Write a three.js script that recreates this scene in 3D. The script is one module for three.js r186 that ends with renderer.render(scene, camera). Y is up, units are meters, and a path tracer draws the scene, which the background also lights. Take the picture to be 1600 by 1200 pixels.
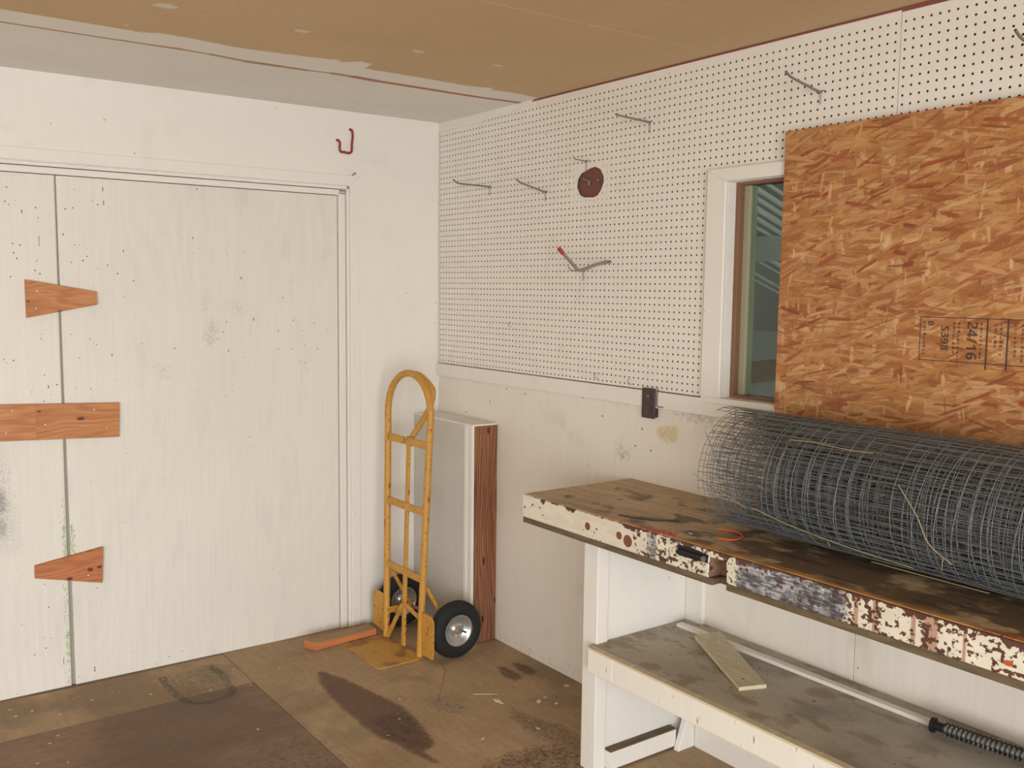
import * as THREE from 'three';
import { mergeGeometries } from 'three/addons/utils/BufferGeometryUtils.js';
import { RoundedBoxGeometry } from 'three/addons/geometries/RoundedBoxGeometry.js';
import { RectAreaLightUniformsLib } from 'three/addons/lights/RectAreaLightUniformsLib.js';

// ---------------------------------------------------------------- camera, sky, light, exposure
const scene = new THREE.Scene();
const camera = new THREE.PerspectiveCamera(43.53, 4 / 3, 0.05, 100);
camera.position.set(-2.525, 1.637, 4.0987);
camera.rotation.set(-0.09854, -0.62884, 0.011735, 'YXZ');
scene.add(camera);
const renderer = new THREE.WebGLRenderer({ antialias: true });
renderer.toneMapping = THREE.LinearToneMapping;
renderer.toneMappingExposure = 1.04;
renderer.shadowMap.enabled = true;
scene.background = new THREE.Color(0.86, 0.93, 1.0);           // even overcast sky
scene.backgroundIntensity = 5.0;
// daylight entering through the open garage door behind the camera
RectAreaLightUniformsLib.init();
const daylight = new THREE.RectAreaLight(new THREE.Color(0.97, 0.985, 1.0), 6.4, 5.0, 2.15);
daylight.position.set(-4.1, 1.09, 6.42);
daylight.lookAt(-4.1, 1.09, 0);
daylight.name = 'garage_door_daylight';
scene.add(daylight);

// ---------------------------------------------------------------- helpers
const H = 2.4384;
function rng(seed) { let s = seed | 0; return () => { s = (s + 0x6d2b79f5) | 0; let t = Math.imul(s ^ (s >>> 15), 1 | s); t = (t + Math.imul(t ^ (t >>> 7), 61 | t)) ^ t; return ((t ^ (t >>> 14)) >>> 0) / 4294967296; }; }
const NS = 256, NT = (() => { const r = rng(7), a = new Float32Array(NS * NS); for (let i = 0; i < a.length; i++) a[i] = r(); return a; })();
function vn(x, y) { const xi = Math.floor(x), yi = Math.floor(y), fx = x - xi, fy = y - yi, u = fx * fx * (3 - 2 * fx), v = fy * fy * (3 - 2 * fy), X = xi & 255, Y = yi & 255, X1 = (xi + 1) & 255, Y1 = (yi + 1) & 255; const a = NT[Y * NS + X], b = NT[Y * NS + X1], c = NT[Y1 * NS + X], d = NT[Y1 * NS + X1]; return a + (b - a) * u + (c - a) * v + (a - b - c + d) * u * v; }
function fbm(x, y, o = 4) { let s = 0, a = 0.5, n = 0; for (let i = 0; i < o; i++) { s += a * vn(x, y); n += a; a *= 0.5; x = x * 2.03 + 17.3; y = y * 2.03 + 9.1; } return s / n; }
const sm = (a, b, x) => { const t = Math.min(1, Math.max(0, (x - a) / (b - a))); return t * t * (3 - 2 * t); };
const mix3 = (a, b, t) => [a[0] + (b[0] - a[0]) * t, a[1] + (b[1] - a[1]) * t, a[2] + (b[2] - a[2]) * t];
function canvasOf(w, h) { const c = document.createElement('canvas'); c.width = w; c.height = h; return c; }
// px(x, y) gives an sRGB triple for every pixel; draw(ctx) adds marks on top
function tex(w, h, px, draw, o = {}) {
  const c = canvasOf(w, h), g = c.getContext('2d');
  if (px) {
    const im = g.createImageData(w, h), d = im.data;
    for (let y = 0, i = 0; y < h; y++) for (let x = 0; x < w; x++, i += 4) { const q = px(x, y); d[i] = q[0]; d[i + 1] = q[1]; d[i + 2] = q[2]; d[i + 3] = 255; }
    g.putImageData(im, 0, 0);
  }
  if (draw) draw(g, w, h);
  const t = new THREE.CanvasTexture(c);
  t.wrapS = t.wrapT = THREE.RepeatWrapping; t.anisotropy = 8;
  if (!o.data) t.colorSpace = THREE.SRGBColorSpace;
  return t;
}
const std = (o) => new THREE.MeshStandardMaterial({ roughness: 0.8, metalness: 0, ...o });
const taken = new Set();
function numbered(n) { if (!taken.has(n)) { taken.add(n); return n; } for (let i = 1; ; i++) { const k = n + '_' + String(i).padStart(3, '0'); if (!taken.has(k)) { taken.add(k); return k; } } }
const shadowed = (m) => { m.castShadow = m.receiveShadow = true; return m; };
function tag(o, label, category, group) { o.userData.label = label; o.userData.category = category; if (group) o.userData.group = group; return o; }
function thing(name, label, category, base = [0, 0, 0], group) {
  const o = new THREE.Group(); o.name = numbered(name); o.position.set(...base); o.userData.base = undefined; scene.add(o);
  delete o.userData.base; o._b = base; tag(o, label, category, group); return o;
}
// geometry in world coordinates -> a named part under its thing
function part(name, geo, mat, parent) {
  let top = parent; while (top._b === undefined && top.parent && top.parent !== scene) top = top.parent;
  const b = top._b || [0, 0, 0];
  const m = shadowed(new THREE.Mesh(geo.clone().translate(-b[0], -b[1], -b[2]), mat)); m.name = name; parent.add(m); return m;
}
function solo(name, geo, mat, label, category, group) {
  geo.computeBoundingBox(); const bb = geo.boundingBox, b = [(bb.min.x + bb.max.x) / 2, bb.min.y, (bb.min.z + bb.max.z) / 2];
  const m = shadowed(new THREE.Mesh(geo.translate(-b[0], -b[1], -b[2]), mat)); m.name = numbered(name); m.position.set(...b); m._b = b; scene.add(m); return tag(m, label, category, group);
}
function struct(name, geo, mat, label) { const m = shadowed(new THREE.Mesh(geo, mat)); m.name = numbered(name); m._b = [0, 0, 0]; scene.add(m); m.userData.kind = 'structure'; if (label) { m.userData.label = label; m.userData.category = name.split('_')[0]; } return m; }
const V = (x, y, z) => new THREE.Vector3(x, y, z);
function box(x0, x1, y0, y1, z0, z1, r = 0) {
  const g = r ? new RoundedBoxGeometry(x1 - x0, y1 - y0, z1 - z0, 2, r) : new THREE.BoxGeometry(x1 - x0, y1 - y0, z1 - z0);
  return g.translate((x0 + x1) / 2, (y0 + y1) / 2, (z0 + z1) / 2);
}
// uv = position in metres over a texture that spans su x sv metres, each face from the axes it lies in; o shifts
function uvw(g, su, sv = su, swap = false, ou = 0, ov = 0) {
  const p = g.attributes.position, n = g.attributes.normal, uv = new Float32Array(p.count * 2);
  for (let i = 0; i < p.count; i++) {
    const ax = Math.abs(n.getX(i)), ay = Math.abs(n.getY(i)), az = Math.abs(n.getZ(i)); let a, b;
    if (ax >= ay && ax >= az) { a = p.getZ(i); b = p.getY(i); } else if (ay >= az) { a = p.getX(i); b = p.getZ(i); } else { a = p.getX(i); b = p.getY(i); }
    if (swap) [a, b] = [b, a];
    uv[2 * i] = a / su + ou; uv[2 * i + 1] = b / sv + ov;
  }
  g.setAttribute('uv', new THREE.BufferAttribute(uv, 2)); return g;
}
// uv from two chosen axes over a given window
function uvp(g, A, a0, a1, B, b0, b1) {
  const p = g.attributes.position, uv = new Float32Array(p.count * 2), get = { x: 'getX', y: 'getY', z: 'getZ' };
  for (let i = 0; i < p.count; i++) { uv[2 * i] = (p[get[A]](i) - a0) / (a1 - a0); uv[2 * i + 1] = (p[get[B]](i) - b0) / (b1 - b0); }
  g.setAttribute('uv', new THREE.BufferAttribute(uv, 2)); return g;
}
const flat = (g) => (g.index ? g.toNonIndexed() : g);
const merge = (l) => mergeGeometries(l.map((g) => { const k = flat(g); for (const n of Object.keys(k.attributes)) if (!['position', 'normal', 'uv'].includes(n)) k.deleteAttribute(n); return k; }));
// extruded outline in the x-y plane from z0 to z1
function slabXY(pts, z0, z1, bevel = 0, holes) {
  const s = new THREE.Shape(pts.map((q) => new THREE.Vector2(q[0], q[1]))); if (holes) for (const h of holes) s.holes.push(new THREE.Path(h.map((q) => new THREE.Vector2(q[0], q[1]))));
  return new THREE.ExtrudeGeometry(s, { depth: z1 - z0 - 2 * bevel, bevelEnabled: bevel > 0, bevelSize: bevel, bevelThickness: bevel, bevelOffset: -bevel, bevelSegments: 1, curveSegments: 12 }).translate(0, 0, z0 + bevel);
}
// outline given as (z, y), extruded along x from x0 to x1
function slabZY(pts, x0, x1, bevel = 0, holes) {
  const f = (l) => l.map(([z, y]) => [-z, y]);
  return slabXY(f(pts), x0, x1, bevel, holes && holes.map(f)).rotateY(Math.PI / 2).applyMatrix4(new THREE.Matrix4().set(1, 0, 0, 0, 0, 1, 0, 0, 0, 0, 1, 0, 0, 0, 0, 1));
}
function tube(pts, r, seg = 0, rad = 8, tension = 0.5) {
  const c = new THREE.CatmullRomCurve3(pts.map((q) => V(...q)), false, 'catmullrom', tension); return new THREE.TubeGeometry(c, seg || pts.length * 6, r, rad, false);
}
function bar(a, b, w, t, up = [0, 0, 1]) {                             // flat bar from a to b: width w along `up`, thickness t
  const A = V(...a), B = V(...b), d = B.clone().sub(A), L = d.length(); d.normalize();
  let u = V(...up); u.sub(d.clone().multiplyScalar(u.dot(d))).normalize(); const n = u.clone().cross(d).normalize();
  const g = new RoundedBoxGeometry(w, L, t, 2, Math.min(w, t) * 0.28);
  return g.applyMatrix4(new THREE.Matrix4().makeBasis(u, d, u.clone().cross(d))).translate((A.x + B.x) / 2, (A.y + B.y) / 2, (A.z + B.z) / 2);
}
function rod(a, b, r, n = 10) {
  const A = V(...a), B = V(...b), d = B.clone().sub(A), L = d.length();
  const g = new THREE.CylinderGeometry(r, r, L, n, 1).applyQuaternion(new THREE.Quaternion().setFromUnitVectors(V(0, 1, 0), d.normalize()));
  return g.translate((A.x + B.x) / 2, (A.y + B.y) / 2, (A.z + B.z) / 2);
}
function blob(g, pts, X, Y) { g.beginPath(); pts.forEach((q, i) => (i ? g.lineTo(X(q[0]), Y(q[1])) : g.moveTo(X(q[0]), Y(q[1])))); g.closePath(); }
// many small ragged grains inside an outline, so that a stain has an edge and a grain of its own
function grains(g, pts, X, Y, n, size, colours, alpha, seed, spill = 0.015) {
  const r = rng(seed), c = pts.reduce((s, q) => [s[0] + q[0] / pts.length, s[1] + q[1] / pts.length], [0, 0]);
  const inside = (x, y) => { let k = false; for (let i = 0, j = pts.length - 1; i < pts.length; j = i++) { const a = pts[i], b = pts[j]; if ((a[1] > y) !== (b[1] > y) && x < ((b[0] - a[0]) * (y - a[1])) / (b[1] - a[1]) + a[0]) k = !k; } return k; };
  const xs = pts.map((q) => q[0]), ys = pts.map((q) => q[1]), x0 = Math.min(...xs) - spill, x1 = Math.max(...xs) + spill, y0 = Math.min(...ys) - spill, y1 = Math.max(...ys) + spill;
  for (let i = 0; i < n; i++) {
    const x = x0 + r() * (x1 - x0), y = y0 + r() * (y1 - y0), jx = x + (r() - 0.5) * 2 * spill, jy = y + (r() - 0.5) * 2 * spill;
    if (!inside(jx, jy)) continue;
    g.globalAlpha = alpha * (0.4 + 0.6 * r()); g.fillStyle = colours[(r() * colours.length) | 0];
    const s = size * (0.4 + r()); g.beginPath(); g.ellipse(X(x), Y(y), s * (0.6 + r()), s * (0.4 + 0.5 * r()), r() * 3, 0, 7); g.fill();
  }
  g.globalAlpha = 1;
}

// ---------------------------------------------------------------- surfaces
const WHITE = [226, 221, 211];
// painted plywood: faint vertical grain under the paint, dirt freckles
function paintPx(base, scale, seed, grain = 9, dirt = 14) {
  return (x, y) => {
    const gx = x * scale, gy = y * scale;
    const gr = (fbm(gx * 90 + seed + 3 * fbm(gx * 4, gy * 1.2, 2), gy * 3 + seed, 3) - 0.5) * grain * 0.8;
    const cl = (fbm(gx * 3 + seed * 2, gy * 3, 4) - 0.5) * grain * 1.2;
    const k = sm(0.6, 0.85, fbm(gx * 9 + 40 + seed, gy * 8 + 3, 5)) * dirt * 0.6;
    return [base[0] + gr + cl - k, base[1] + gr + cl - k * 1.05, base[2] + gr + cl - k * 1.2];
  };
}
function speck(g, x, y, s, c = '#3a2d26') { g.fillStyle = c; g.beginPath(); g.ellipse(x, y, s, s * 1.2, 0.3, 0, 7); g.fill(); }
function specksIn(g, w, h, n, seed, smax = 1.6, c = ['#5b4a3d', '#6e5f52', '#463b35']) { const r = rng(seed); for (let i = 0; i < n; i++) { g.globalAlpha = 0.35 + 0.6 * r(); speck(g, r() * w, r() * h, 0.5 + r() * smax, c[(r() * c.length) | 0]); } g.globalAlpha = 1; }

const wallTex = tex(1024, 1024, paintPx(WHITE, 2.4 / 1024, 5, 3, 7), (g, w, h) => { specksIn(g, w, h, 70, 11, 0.9, ['#8a7c6e', '#6e6156', '#9c9082']); });
const M = {};
M.wall = std({ map: wallTex, roughness: 0.72 });
M.trim = std({ map: wallTex, color: new THREE.Color(1.0, 1.0, 1.0), roughness: 0.6 });
M.dark = std({ color: new THREE.Color(0.06, 0.045, 0.035), roughness: 0.95 });
M.cavity = std({ color: new THREE.Color(0.05, 0.03, 0.024), roughness: 0.95 });

// door leaves: x -2.04..-0.54, y 0..2.06 (one millimetre a pixel)
const DX = 1485, DY = 2040;
const doorTex = tex(DX, DY, (x, y) => {
  const X = x / 990, Y = y / 990;
  const warp = fbm(X * 3.2, Y * 1.1, 3) * 2.6;
  const ring = Math.abs(((X * 16 + warp * 3.2 + 0.25 * Y) % 1) - 0.5) * 2;
  const fine = fbm(X * 150, Y * 5, 2) - 0.5, cl = fbm(X * 2.2 + 8, Y * 2.2, 4) - 0.5;
  const g = (ring - 0.5) * 3.5 * sm(0.35, 0.7, fbm(X * 2, Y * 1.2 + 5, 3)) + fine * 6 + cl * 7;
  const k = sm(0.6, 0.85, fbm(X * 16 + 4, Y * 4 + 30, 4)) * 6;
  return [220 + g - k, 215 + g - k, 204 + g - k * 0.9];
}, (g, w, h) => {
  const X = (x) => (x + 2.04) * 990, Y = (y) => (2.06 - y) * 990;
  // rust and grime rubbed into the paint
  grains(g, [[-1.147, 1.485], [-1.114, 1.49], [-1.114, 1.388], [-1.165, 1.385]], X, Y, 900, 4, ['#a98a72', '#b39a86', '#98755f'], 0.13, 21, 0.02);
  grains(g, [[-1.08, 1.56], [-0.99, 1.56], [-0.97, 1.52], [-1.07, 1.525]], X, Y, 800, 5, ['#b3a38f', '#a8957f'], 0.08, 22, 0.03);
  grains(g, [[-1.36, 1.3], [-1.33, 1.3], [-1.325, 1.25], [-1.355, 1.255]], X, Y, 350, 4, ['#a99b86', '#9c8c78'], 0.12, 23, 0.015);
  grains(g, [[-1.42, 1.30], [-1.05, 1.28], [-1.0, 0.9], [-1.3, 0.75], [-1.45, 1.0]], X, Y, 2400, 4, ['#b4ab9c', '#aaa091', '#c9c1b2'], 0.10, 24, 0.05);
  const S = [[-1.907, 1.999], [-1.914, 1.945], [-1.901, 1.934], [-1.88, 1.951], [-1.809, 1.927], [-1.801, 1.889], [-1.812, 1.724], [-1.893, 1.787], [-1.868, 1.782], [-1.891, 1.752], [-1.881, 1.731], [-1.819, 1.687], [-1.802, 1.674], [-1.905, 1.661], [-1.668, 2.006], [-1.583, 1.952], [-1.602, 1.965], [-1.676, 1.934], [-1.703, 1.928], [-1.714, 1.829], [-1.672, 1.79], [-1.657, 1.79], [-1.673, 1.768], [-1.629, 1.776], [-1.644, 1.729], [-1.629, 1.746], [-1.688, 1.721], [-1.59, 1.698], [-1.552, 1.713], [-1.515, 1.68], [-1.453, 1.652], [-1.186, 2.041], [-1.207, 1.835], [-1.211, 1.77], [-1.06, 1.773], [-1.491, 1.585], [-1.156, 1.536], [-1.804, 1.44], [-1.805, 1.422], [-1.698, 1.437], [-1.627, 1.417], [-1.615, 1.397], [-1.603, 1.394], [-1.939, 1.345], [-1.931, 1.332], [-1.906, 1.34], [-1.799, 1.279], [-1.786, 1.229], [-1.846, 1.215], [-1.755, 1.239], [-1.78, 1.201], [-1.805, 1.176], [-1.669, 1.342], [-1.686, 1.224], [-1.63, 1.215], [-1.426, 1.393], [-1.294, 1.37], [-1.084, 1.437], [-1.062, 1.353], [-1.045, 1.204], [-1.075, 1.155], [-0.973, 0.966], [-0.984, 1.782], [-1.02, 1.722], [-0.77, 1.618], [-0.81, 1.586], [-0.945, 1.489], [-0.76, 1.484], [-0.963, 1.436], [-1.082, 1.436], [-1.069, 1.48], [-0.832, 1.436], [-0.72, 1.436], [-0.66, 1.469], [-0.595, 1.438], [-0.77, 1.353], [-0.643, 1.351], [-0.707, 1.37], [-0.833, 1.356], [-0.703, 1.289], [-1.814, 0.344], [-1.833, 0.223], [-1.807, 0.214], [-1.914, 0.292], [-1.829, 0.178], [-1.872, 0.16], [-1.649, 0.044], [-1.711, 0.032], [-1.941, 0.014], [-1.398, 0.015], [-1.289, 0.047], [-1.262, 0.013], [-1.347, 0.035], [-1.629, 0.39], [-1.826, 0.441]];
  const r = rng(31);
  for (const [x, y] of S) speck(g, X(x), Y(y), 1.2 + r() * 1.4, ['#40332b', '#5a4538', '#33302c'][(r() * 3) | 0]);
  for (const [x, y, l] of [[-1.562, 2.014, 16], [-1.56, 1.96, 18], [-1.489, 1.772, 11], [-1.801, 1.8, 40], [-1.858, 1.91, 14], [-1.649, 0.05, 22], [-1.766, 0.11, 30], [-1.786, 1.232, 12], [-1.545, 1.35, 12], [-0.947, 1.49, 14]]) { g.fillStyle = x < -1.7 && l > 25 ? '#a5806b' : '#5e3f31'; g.fillRect(X(x) - 1.4, Y(y) - l / 2, 2.8, l); }
  g.fillStyle = '#8a9180'; g.beginPath(); g.arc(X(-1.0), Y(1.67), 5, 0, 7); g.fill();
  specksIn(g, w, h, 160, 33, 1.1);
  // old green paint showing along the meeting edges, chipped
  const rg = rng(35);
  for (let i = 0; i < 300; i++) { const y = rg() * 0.78, x = -1.743 - rg() * rg() * 0.018; g.globalAlpha = 0.25 + 0.4 * rg(); g.fillStyle = ['#9cb487', '#8aa873', '#b1bf9b'][(rg() * 3) | 0]; const s = (y > 0.53 && y < 0.67) || (y > 0.13 && y < 0.22) ? 7 : 3.2; g.beginPath(); g.ellipse(X(x), Y(y), s * rg(), s * 1.8 * rg(), 0, 0, 7); g.fill(); }
  for (let i = 0; i < 90; i++) { const y = 0.55 + rg() * 0.12, x = -1.722 + rg() * rg() * 0.018; g.globalAlpha = 0.3 + 0.4 * rg(); g.fillStyle = '#96b07f'; g.beginPath(); g.ellipse(X(x), Y(y), 4 * rg(), 8 * rg(), 0, 0, 7); g.fill(); }
  g.globalAlpha = 0.55; g.fillStyle = '#b5c79e'; g.fillRect(X(-1.744), Y(2.05), 4, 1500); g.globalAlpha = 1;
  // dark spray paint at the left
  grains(g, [[-2.03, 0.98], [-1.955, 0.94], [-1.945, 0.80], [-1.925, 0.73], [-1.93, 0.66], [-2.03, 0.62]], X, Y, 26000, 1.7, ['#5d5c60', '#6f6e72', '#8a898b', '#4b4a4f'], 0.13, 36, 0.035);
  grains(g, [[-2.03, 0.86], [-1.965, 0.84], [-1.95, 0.765], [-1.972, 0.75], [-2.03, 0.79]], X, Y, 9000, 1.6, ['#39383c', '#4a494d'], 0.2, 37, 0.014);
  grains(g, [[-2.03, 0.75], [-1.985, 0.74], [-1.952, 0.70], [-1.96, 0.66], [-2.03, 0.64]], X, Y, 6000, 1.6, ['#5f625f', '#6f7470'], 0.2, 38, 0.008);
  grains(g, [[-1.97, 0.66], [-1.89, 0.64], [-1.90, 0.585], [-1.99, 0.58]], X, Y, 7000, 1.7, ['#96958f', '#85847f'], 0.09, 39, 0.035);
});
M.door = std({ map: doorTex, roughness: 0.7, bumpMap: wallTex, bumpScale: 0.0006 });

// floor: x -2.7..0, z 0..2.7
const FN = 2048, FS = 2.7;
const floorTex = tex(FN, FN, (px, py) => {
  const x = -2.7 + (px / FN) * FS, z = (py / FN) * FS;
  const red = x < -1.115 && z > 0.362;
  const n = fbm(x * 3.1 + 9, z * 3.1, 5) - 0.5, f = fbm(x * 70, z * 70, 3) - 0.5, gr = fbm(x * 12 + 3, z * 95, 3) - 0.5, gz = fbm(x * 95, z * 9 + 2, 3) - 0.5;
  let c = red ? [132, 107, 86] : [166, 140, 108];
  const grain = (red ? gr : gz) * 16 + f * 16 + n * 26;
  c = [c[0] + grain, c[1] + grain * 0.95, c[2] + grain * 0.85];
  const oil = sm(0.52, 0.72, fbm(x * 1.9 + 30, z * 1.9 + 4, 5)) * 0.34;            // old oily patches
  c = mix3(c, [80, 62, 47], oil);
  const gre = sm(0.6, 0.75, fbm(x * 5 + 60, z * 5 + 14, 4)) * 0.3;
  return mix3(c, [104, 99, 80], gre);
}, (g) => {
  const X = (x) => ((x + 2.7) / FS) * FN, Y = (z) => (z / FS) * FN;
  const dark = ['#5b4433', '#523c2e', '#664c3a', '#4a362a'];
  const main = [[-0.846, 0.408], [-0.827, 0.448], [-0.794, 0.54], [-0.773, 0.65], [-0.75, 0.788], [-0.729, 0.919], [-0.74, 1.034], [-0.758, 1.128], [-0.774, 1.228], [-0.795, 1.262], [-0.849, 1.281], [-0.844, 1.385], [-0.862, 1.346], [-0.88, 1.26], [-0.887, 1.169], [-0.918, 1.099], [-0.924, 1.014], [-0.922, 0.909], [-0.923, 0.821], [-0.916, 0.734], [-0.909, 0.643], [-0.888, 0.519]];
  { const rj = rng(50); g.fillStyle = '#64503f'; g.globalAlpha = 0.12; for (let k = 0; k < 12; k++) { const q = []; main.forEach((a, i) => { const b = main[(i + 1) % main.length]; for (let t = 0; t < 4; t++) q.push([a[0] + (b[0] - a[0]) * t / 4 + (rj() - 0.5) * 0.03, a[1] + (b[1] - a[1]) * t / 4 + (rj() - 0.5) * 0.03]); }); blob(g, q, X, Y); g.fill(); } g.globalAlpha = 1; }
  grains(g, main, X, Y, 9000, 4, dark, 0.16, 51, 0.008);
  const main2 = [[-0.75, 0.95], [-0.755, 1.1], [-0.79, 1.24], [-0.87, 1.25], [-0.9, 1.1], [-0.86, 0.95]];
  grains(g, main2, X, Y, 4000, 5, ['#46332a', '#3d2c25'], 0.13, 52, 0.03);
  grains(g, [[-0.182, 0.801], [-0.162, 0.828], [-0.163, 0.95], [-0.208, 0.967], [-0.222, 0.896]], X, Y, 2600, 4, dark, 0.2, 53, 0.01);
  grains(g, [[-0.102, 0.798], [-0.074, 0.86], [-0.078, 0.941], [-0.121, 0.952], [-0.131, 0.877]], X, Y, 2600, 4, dark, 0.2, 54, 0.01);
  grains(g, [[-0.389, 1.165], [-0.365, 1.249], [-0.337, 1.344], [-0.312, 1.414], [-0.331, 1.533], [-0.377, 1.588], [-0.415, 1.505], [-0.437, 1.41], [-0.434, 1.288]], X, Y, 6000, 4, dark, 0.14, 55, 0.02);
  grains(g, [[-0.585, 1.482], [-0.492, 1.481], [-0.425, 1.517], [-0.387, 1.6], [-0.36, 2.0], [-0.9, 2.1], [-0.751, 1.528], [-0.692, 1.481]], X, Y, 16000, 5, ['#4a342a', '#3d2a22', '#573f31'], 0.2, 56, 0.03);
  grains(g, [[-0.618, 0.891], [-0.539, 0.921], [-0.513, 0.974], [-0.516, 1.054], [-0.577, 1.103], [-0.627, 1.001]], X, Y, 1600, 5, ['#6f6656', '#655b4c', '#7a7160'], 0.22, 57, 0.03);
  grains(g, [[-2.7, 0.9], [-1.3, 1.0], [-1.16, 2.0], [-2.7, 2.4]], X, Y, 9000, 7, ['#5a4335', '#4f3a2f', '#6b5340'], 0.14, 58, 0.05);
  grains(g, [[-1.35, 0.95], [-1.15, 0.9], [-1.12, 1.3], [-1.4, 1.2]], X, Y, 1800, 6, ['#4b4136', '#584b3d'], 0.2, 59, 0.06);
  // black ring left by a can
  const ring = [[-1.411, 0.094], [-1.423, 0.188], [-1.417, 0.291], [-1.408, 0.381], [-1.381, 0.431], [-1.324, 0.459], [-1.235, 0.437], [-1.213, 0.387], [-1.203, 0.283], [-1.195, 0.171], [-1.214, 0.085]];
  grains(g, ring, X, Y, 2600, 5, ['#5f5546', '#6a5f4e'], 0.2, 60, 0.02);
  const rr = rng(61);
  for (let i = 0; i < ring.length - 1; i++) for (let k = 0; k < 90; k++) { const t = rr(), a = ring[i], b = ring[i + 1]; g.globalAlpha = 0.12 + 0.2 * rr(); g.fillStyle = '#3f3a33'; g.beginPath(); g.ellipse(X(a[0] + (b[0] - a[0]) * t + (rr() - 0.5) * 0.03), Y(a[1] + (b[1] - a[1]) * t + (rr() - 0.5) * 0.03), 4, 3, rr() * 3, 0, 7); g.fill(); }
  g.globalAlpha = 1;
  // paint drips and chips
  const bits = [[-1.982, 0.089], [-1.914, 0.145], [-1.974, 0.162], [-1.833, 0.234], [-1.703, 0.169], [-1.618, 0.132], [-1.498, 0.246], [-1.763, 0.117], [-1.875, 0.423], [-1.912, 0.47], [-1.888, 0.655], [-1.974, 0.603], [-1.263, 0.786], [-1.289, 0.342], [-1.137, 0.186], [-0.967, 0.278], [-1.138, 0.383], [-0.698, 0.848], [-0.786, 1.003], [-1.26, 0.782], [-0.888, 1.1], [-0.62, 1.324]];
  for (const [x, z] of bits) { g.fillStyle = '#cdbd9c'; g.beginPath(); g.ellipse(X(x), Y(z), 3 + rr() * 3, 2 + rr() * 3, rr() * 3, 0, 7); g.fill(); }
  specksIn(g, FN, FN, 260, 62, 1.8, ['#b9a27d', '#3a2a20', '#9c8866', '#c6b592']);
  g.strokeStyle = '#5f4835'; g.lineWidth = 1.6; g.beginPath(); g.moveTo(X(-0.36), Y(0.6)); g.lineTo(X(-0.39), Y(0.7)); g.lineTo(X(-0.5), Y(0.85)); g.lineTo(X(-0.59), Y(0.96)); g.stroke();
});
M.floor = std({ map: floorTex, roughness: 0.75, bumpMap: wallTex, bumpScale: 0.0008 });

// ceiling: x -2.4..0, z 0..1.8: bare tan gypsum board, a band of joint compound, a white board
const CW = 2048, CH = 1536;
const mudTop = [[-2.4, 0.85], [-1.7, 0.839], [-1.629, 0.841], [-1.577, 0.866], [-1.462, 0.859], [-1.317, 0.838], [-1.178, 0.853], [-1.026, 0.875], [-0.972, 0.892], [-0.942, 0.874], [-0.901, 0.923], [-0.847, 0.913], [-0.832, 0.831], [-0.741, 0.83], [-0.562, 0.826], [-0.379, 0.814], [-0.257, 0.847], [-0.259, 0.811], [-0.159, 0.824], [-0.048, 0.806], [0, 0.80]];
const redLine = [[-2.4, 0.69], [-1.658, 0.689], [-1.562, 0.689], [-1.465, 0.696], [-1.358, 0.684], [-1.215, 0.66], [-1.101, 0.664], [-0.995, 0.666], [-0.891, 0.679], [-0.799, 0.676], [-0.694, 0.665], [-0.526, 0.661], [-0.326, 0.655], [-0.19, 0.655], [0, 0.666]];
const ceilTex = tex(CW, CH, (px, py) => {
  const x = -2.4 + (px / CW) * 2.4, z = (py / CH) * 1.8;
  const n = (fbm(x * 4 + 3, z * 4, 4) - 0.5) * 10 + (fbm(x * 120, z * 120, 2) - 0.5) * 8;
  if (z < 0.675) return [226 + n, 221 + n, 213 + n];
  return [198 + n, 170 + n, 130 + n];
}, (g) => {
  const X = (x) => ((x + 2.4) / 2.4) * CW, Y = (z) => (z / 1.8) * CH, r = rng(71);
  g.fillStyle = '#e4ded3'; blob(g, [...mudTop, ...[...redLine].reverse()], X, Y); g.fill();
  for (let i = 0; i < 900; i++) { const k = (r() * (mudTop.length - 1)) | 0, t = r(), a = mudTop[k], b = mudTop[k + 1], d = r() * r() * 0.03; g.globalAlpha = 0.5 * r(); g.fillStyle = r() < 0.5 ? '#cbbfa6' : '#b89a6f'; g.beginPath(); g.ellipse(X(a[0] + (b[0] - a[0]) * t), Y(a[1] + (b[1] - a[1]) * t + d - 0.01), 6 * r() + 1, 1.5 * r() + 0.6, 0.05, 0, 7); g.fill(); }
  g.globalAlpha = 1; g.lineCap = 'round';
  for (let i = 0; i < redLine.length - 1; i++) { const a = redLine[i], b = redLine[i + 1]; g.strokeStyle = i > 8 ? '#a97a5e' : '#ab8a6c'; g.lineWidth = [10, 14, 16, 10, 20, 30, 24, 14, 26, 34, 30, 28, 26, 26, 30][i] || 18; g.beginPath(); g.moveTo(X(a[0]), Y(a[1])); g.lineTo(X(b[0]), Y(b[1])); g.stroke(); }
  // dabs of compound over the screw heads
  for (const [x, z, w, h] of [[-1.655, 1.182, 0.036, 0.026], [-1.23, 1.172, 0.027, 0.019], [-0.812, 1.176, 0.026, 0.018], [-0.48, 1.174, 0.024, 0.012], [-1.692, 0.89, 0.009, 0.008], [-2.08, 1.18, 0.03, 0.02]]) { g.fillStyle = '#d6cebd'; const q = []; for (let k = 0; k < 12; k++) { const a = (k / 12) * 6.283; q.push([x + Math.cos(a) * w * (0.75 + 0.4 * r()), z + Math.sin(a) * h * (0.7 + 0.4 * r())]); } blob(g, q, X, Y); g.fill(); }
  g.globalAlpha = 0.25; g.strokeStyle = '#c3a276'; g.lineWidth = 2; for (const [a, b, c, d] of [[-1.5, 1.35, -0.2, 1.28], [-1.62, 1.02, -1.35, 1.0], [-0.7, 1.6, -0.05, 1.45], [-0.9, 1.0, -0.6, 1.01]]) { g.beginPath(); g.moveTo(X(a), Y(b)); g.lineTo(X(c), Y(d)); g.stroke(); } g.globalAlpha = 1;
});
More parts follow.
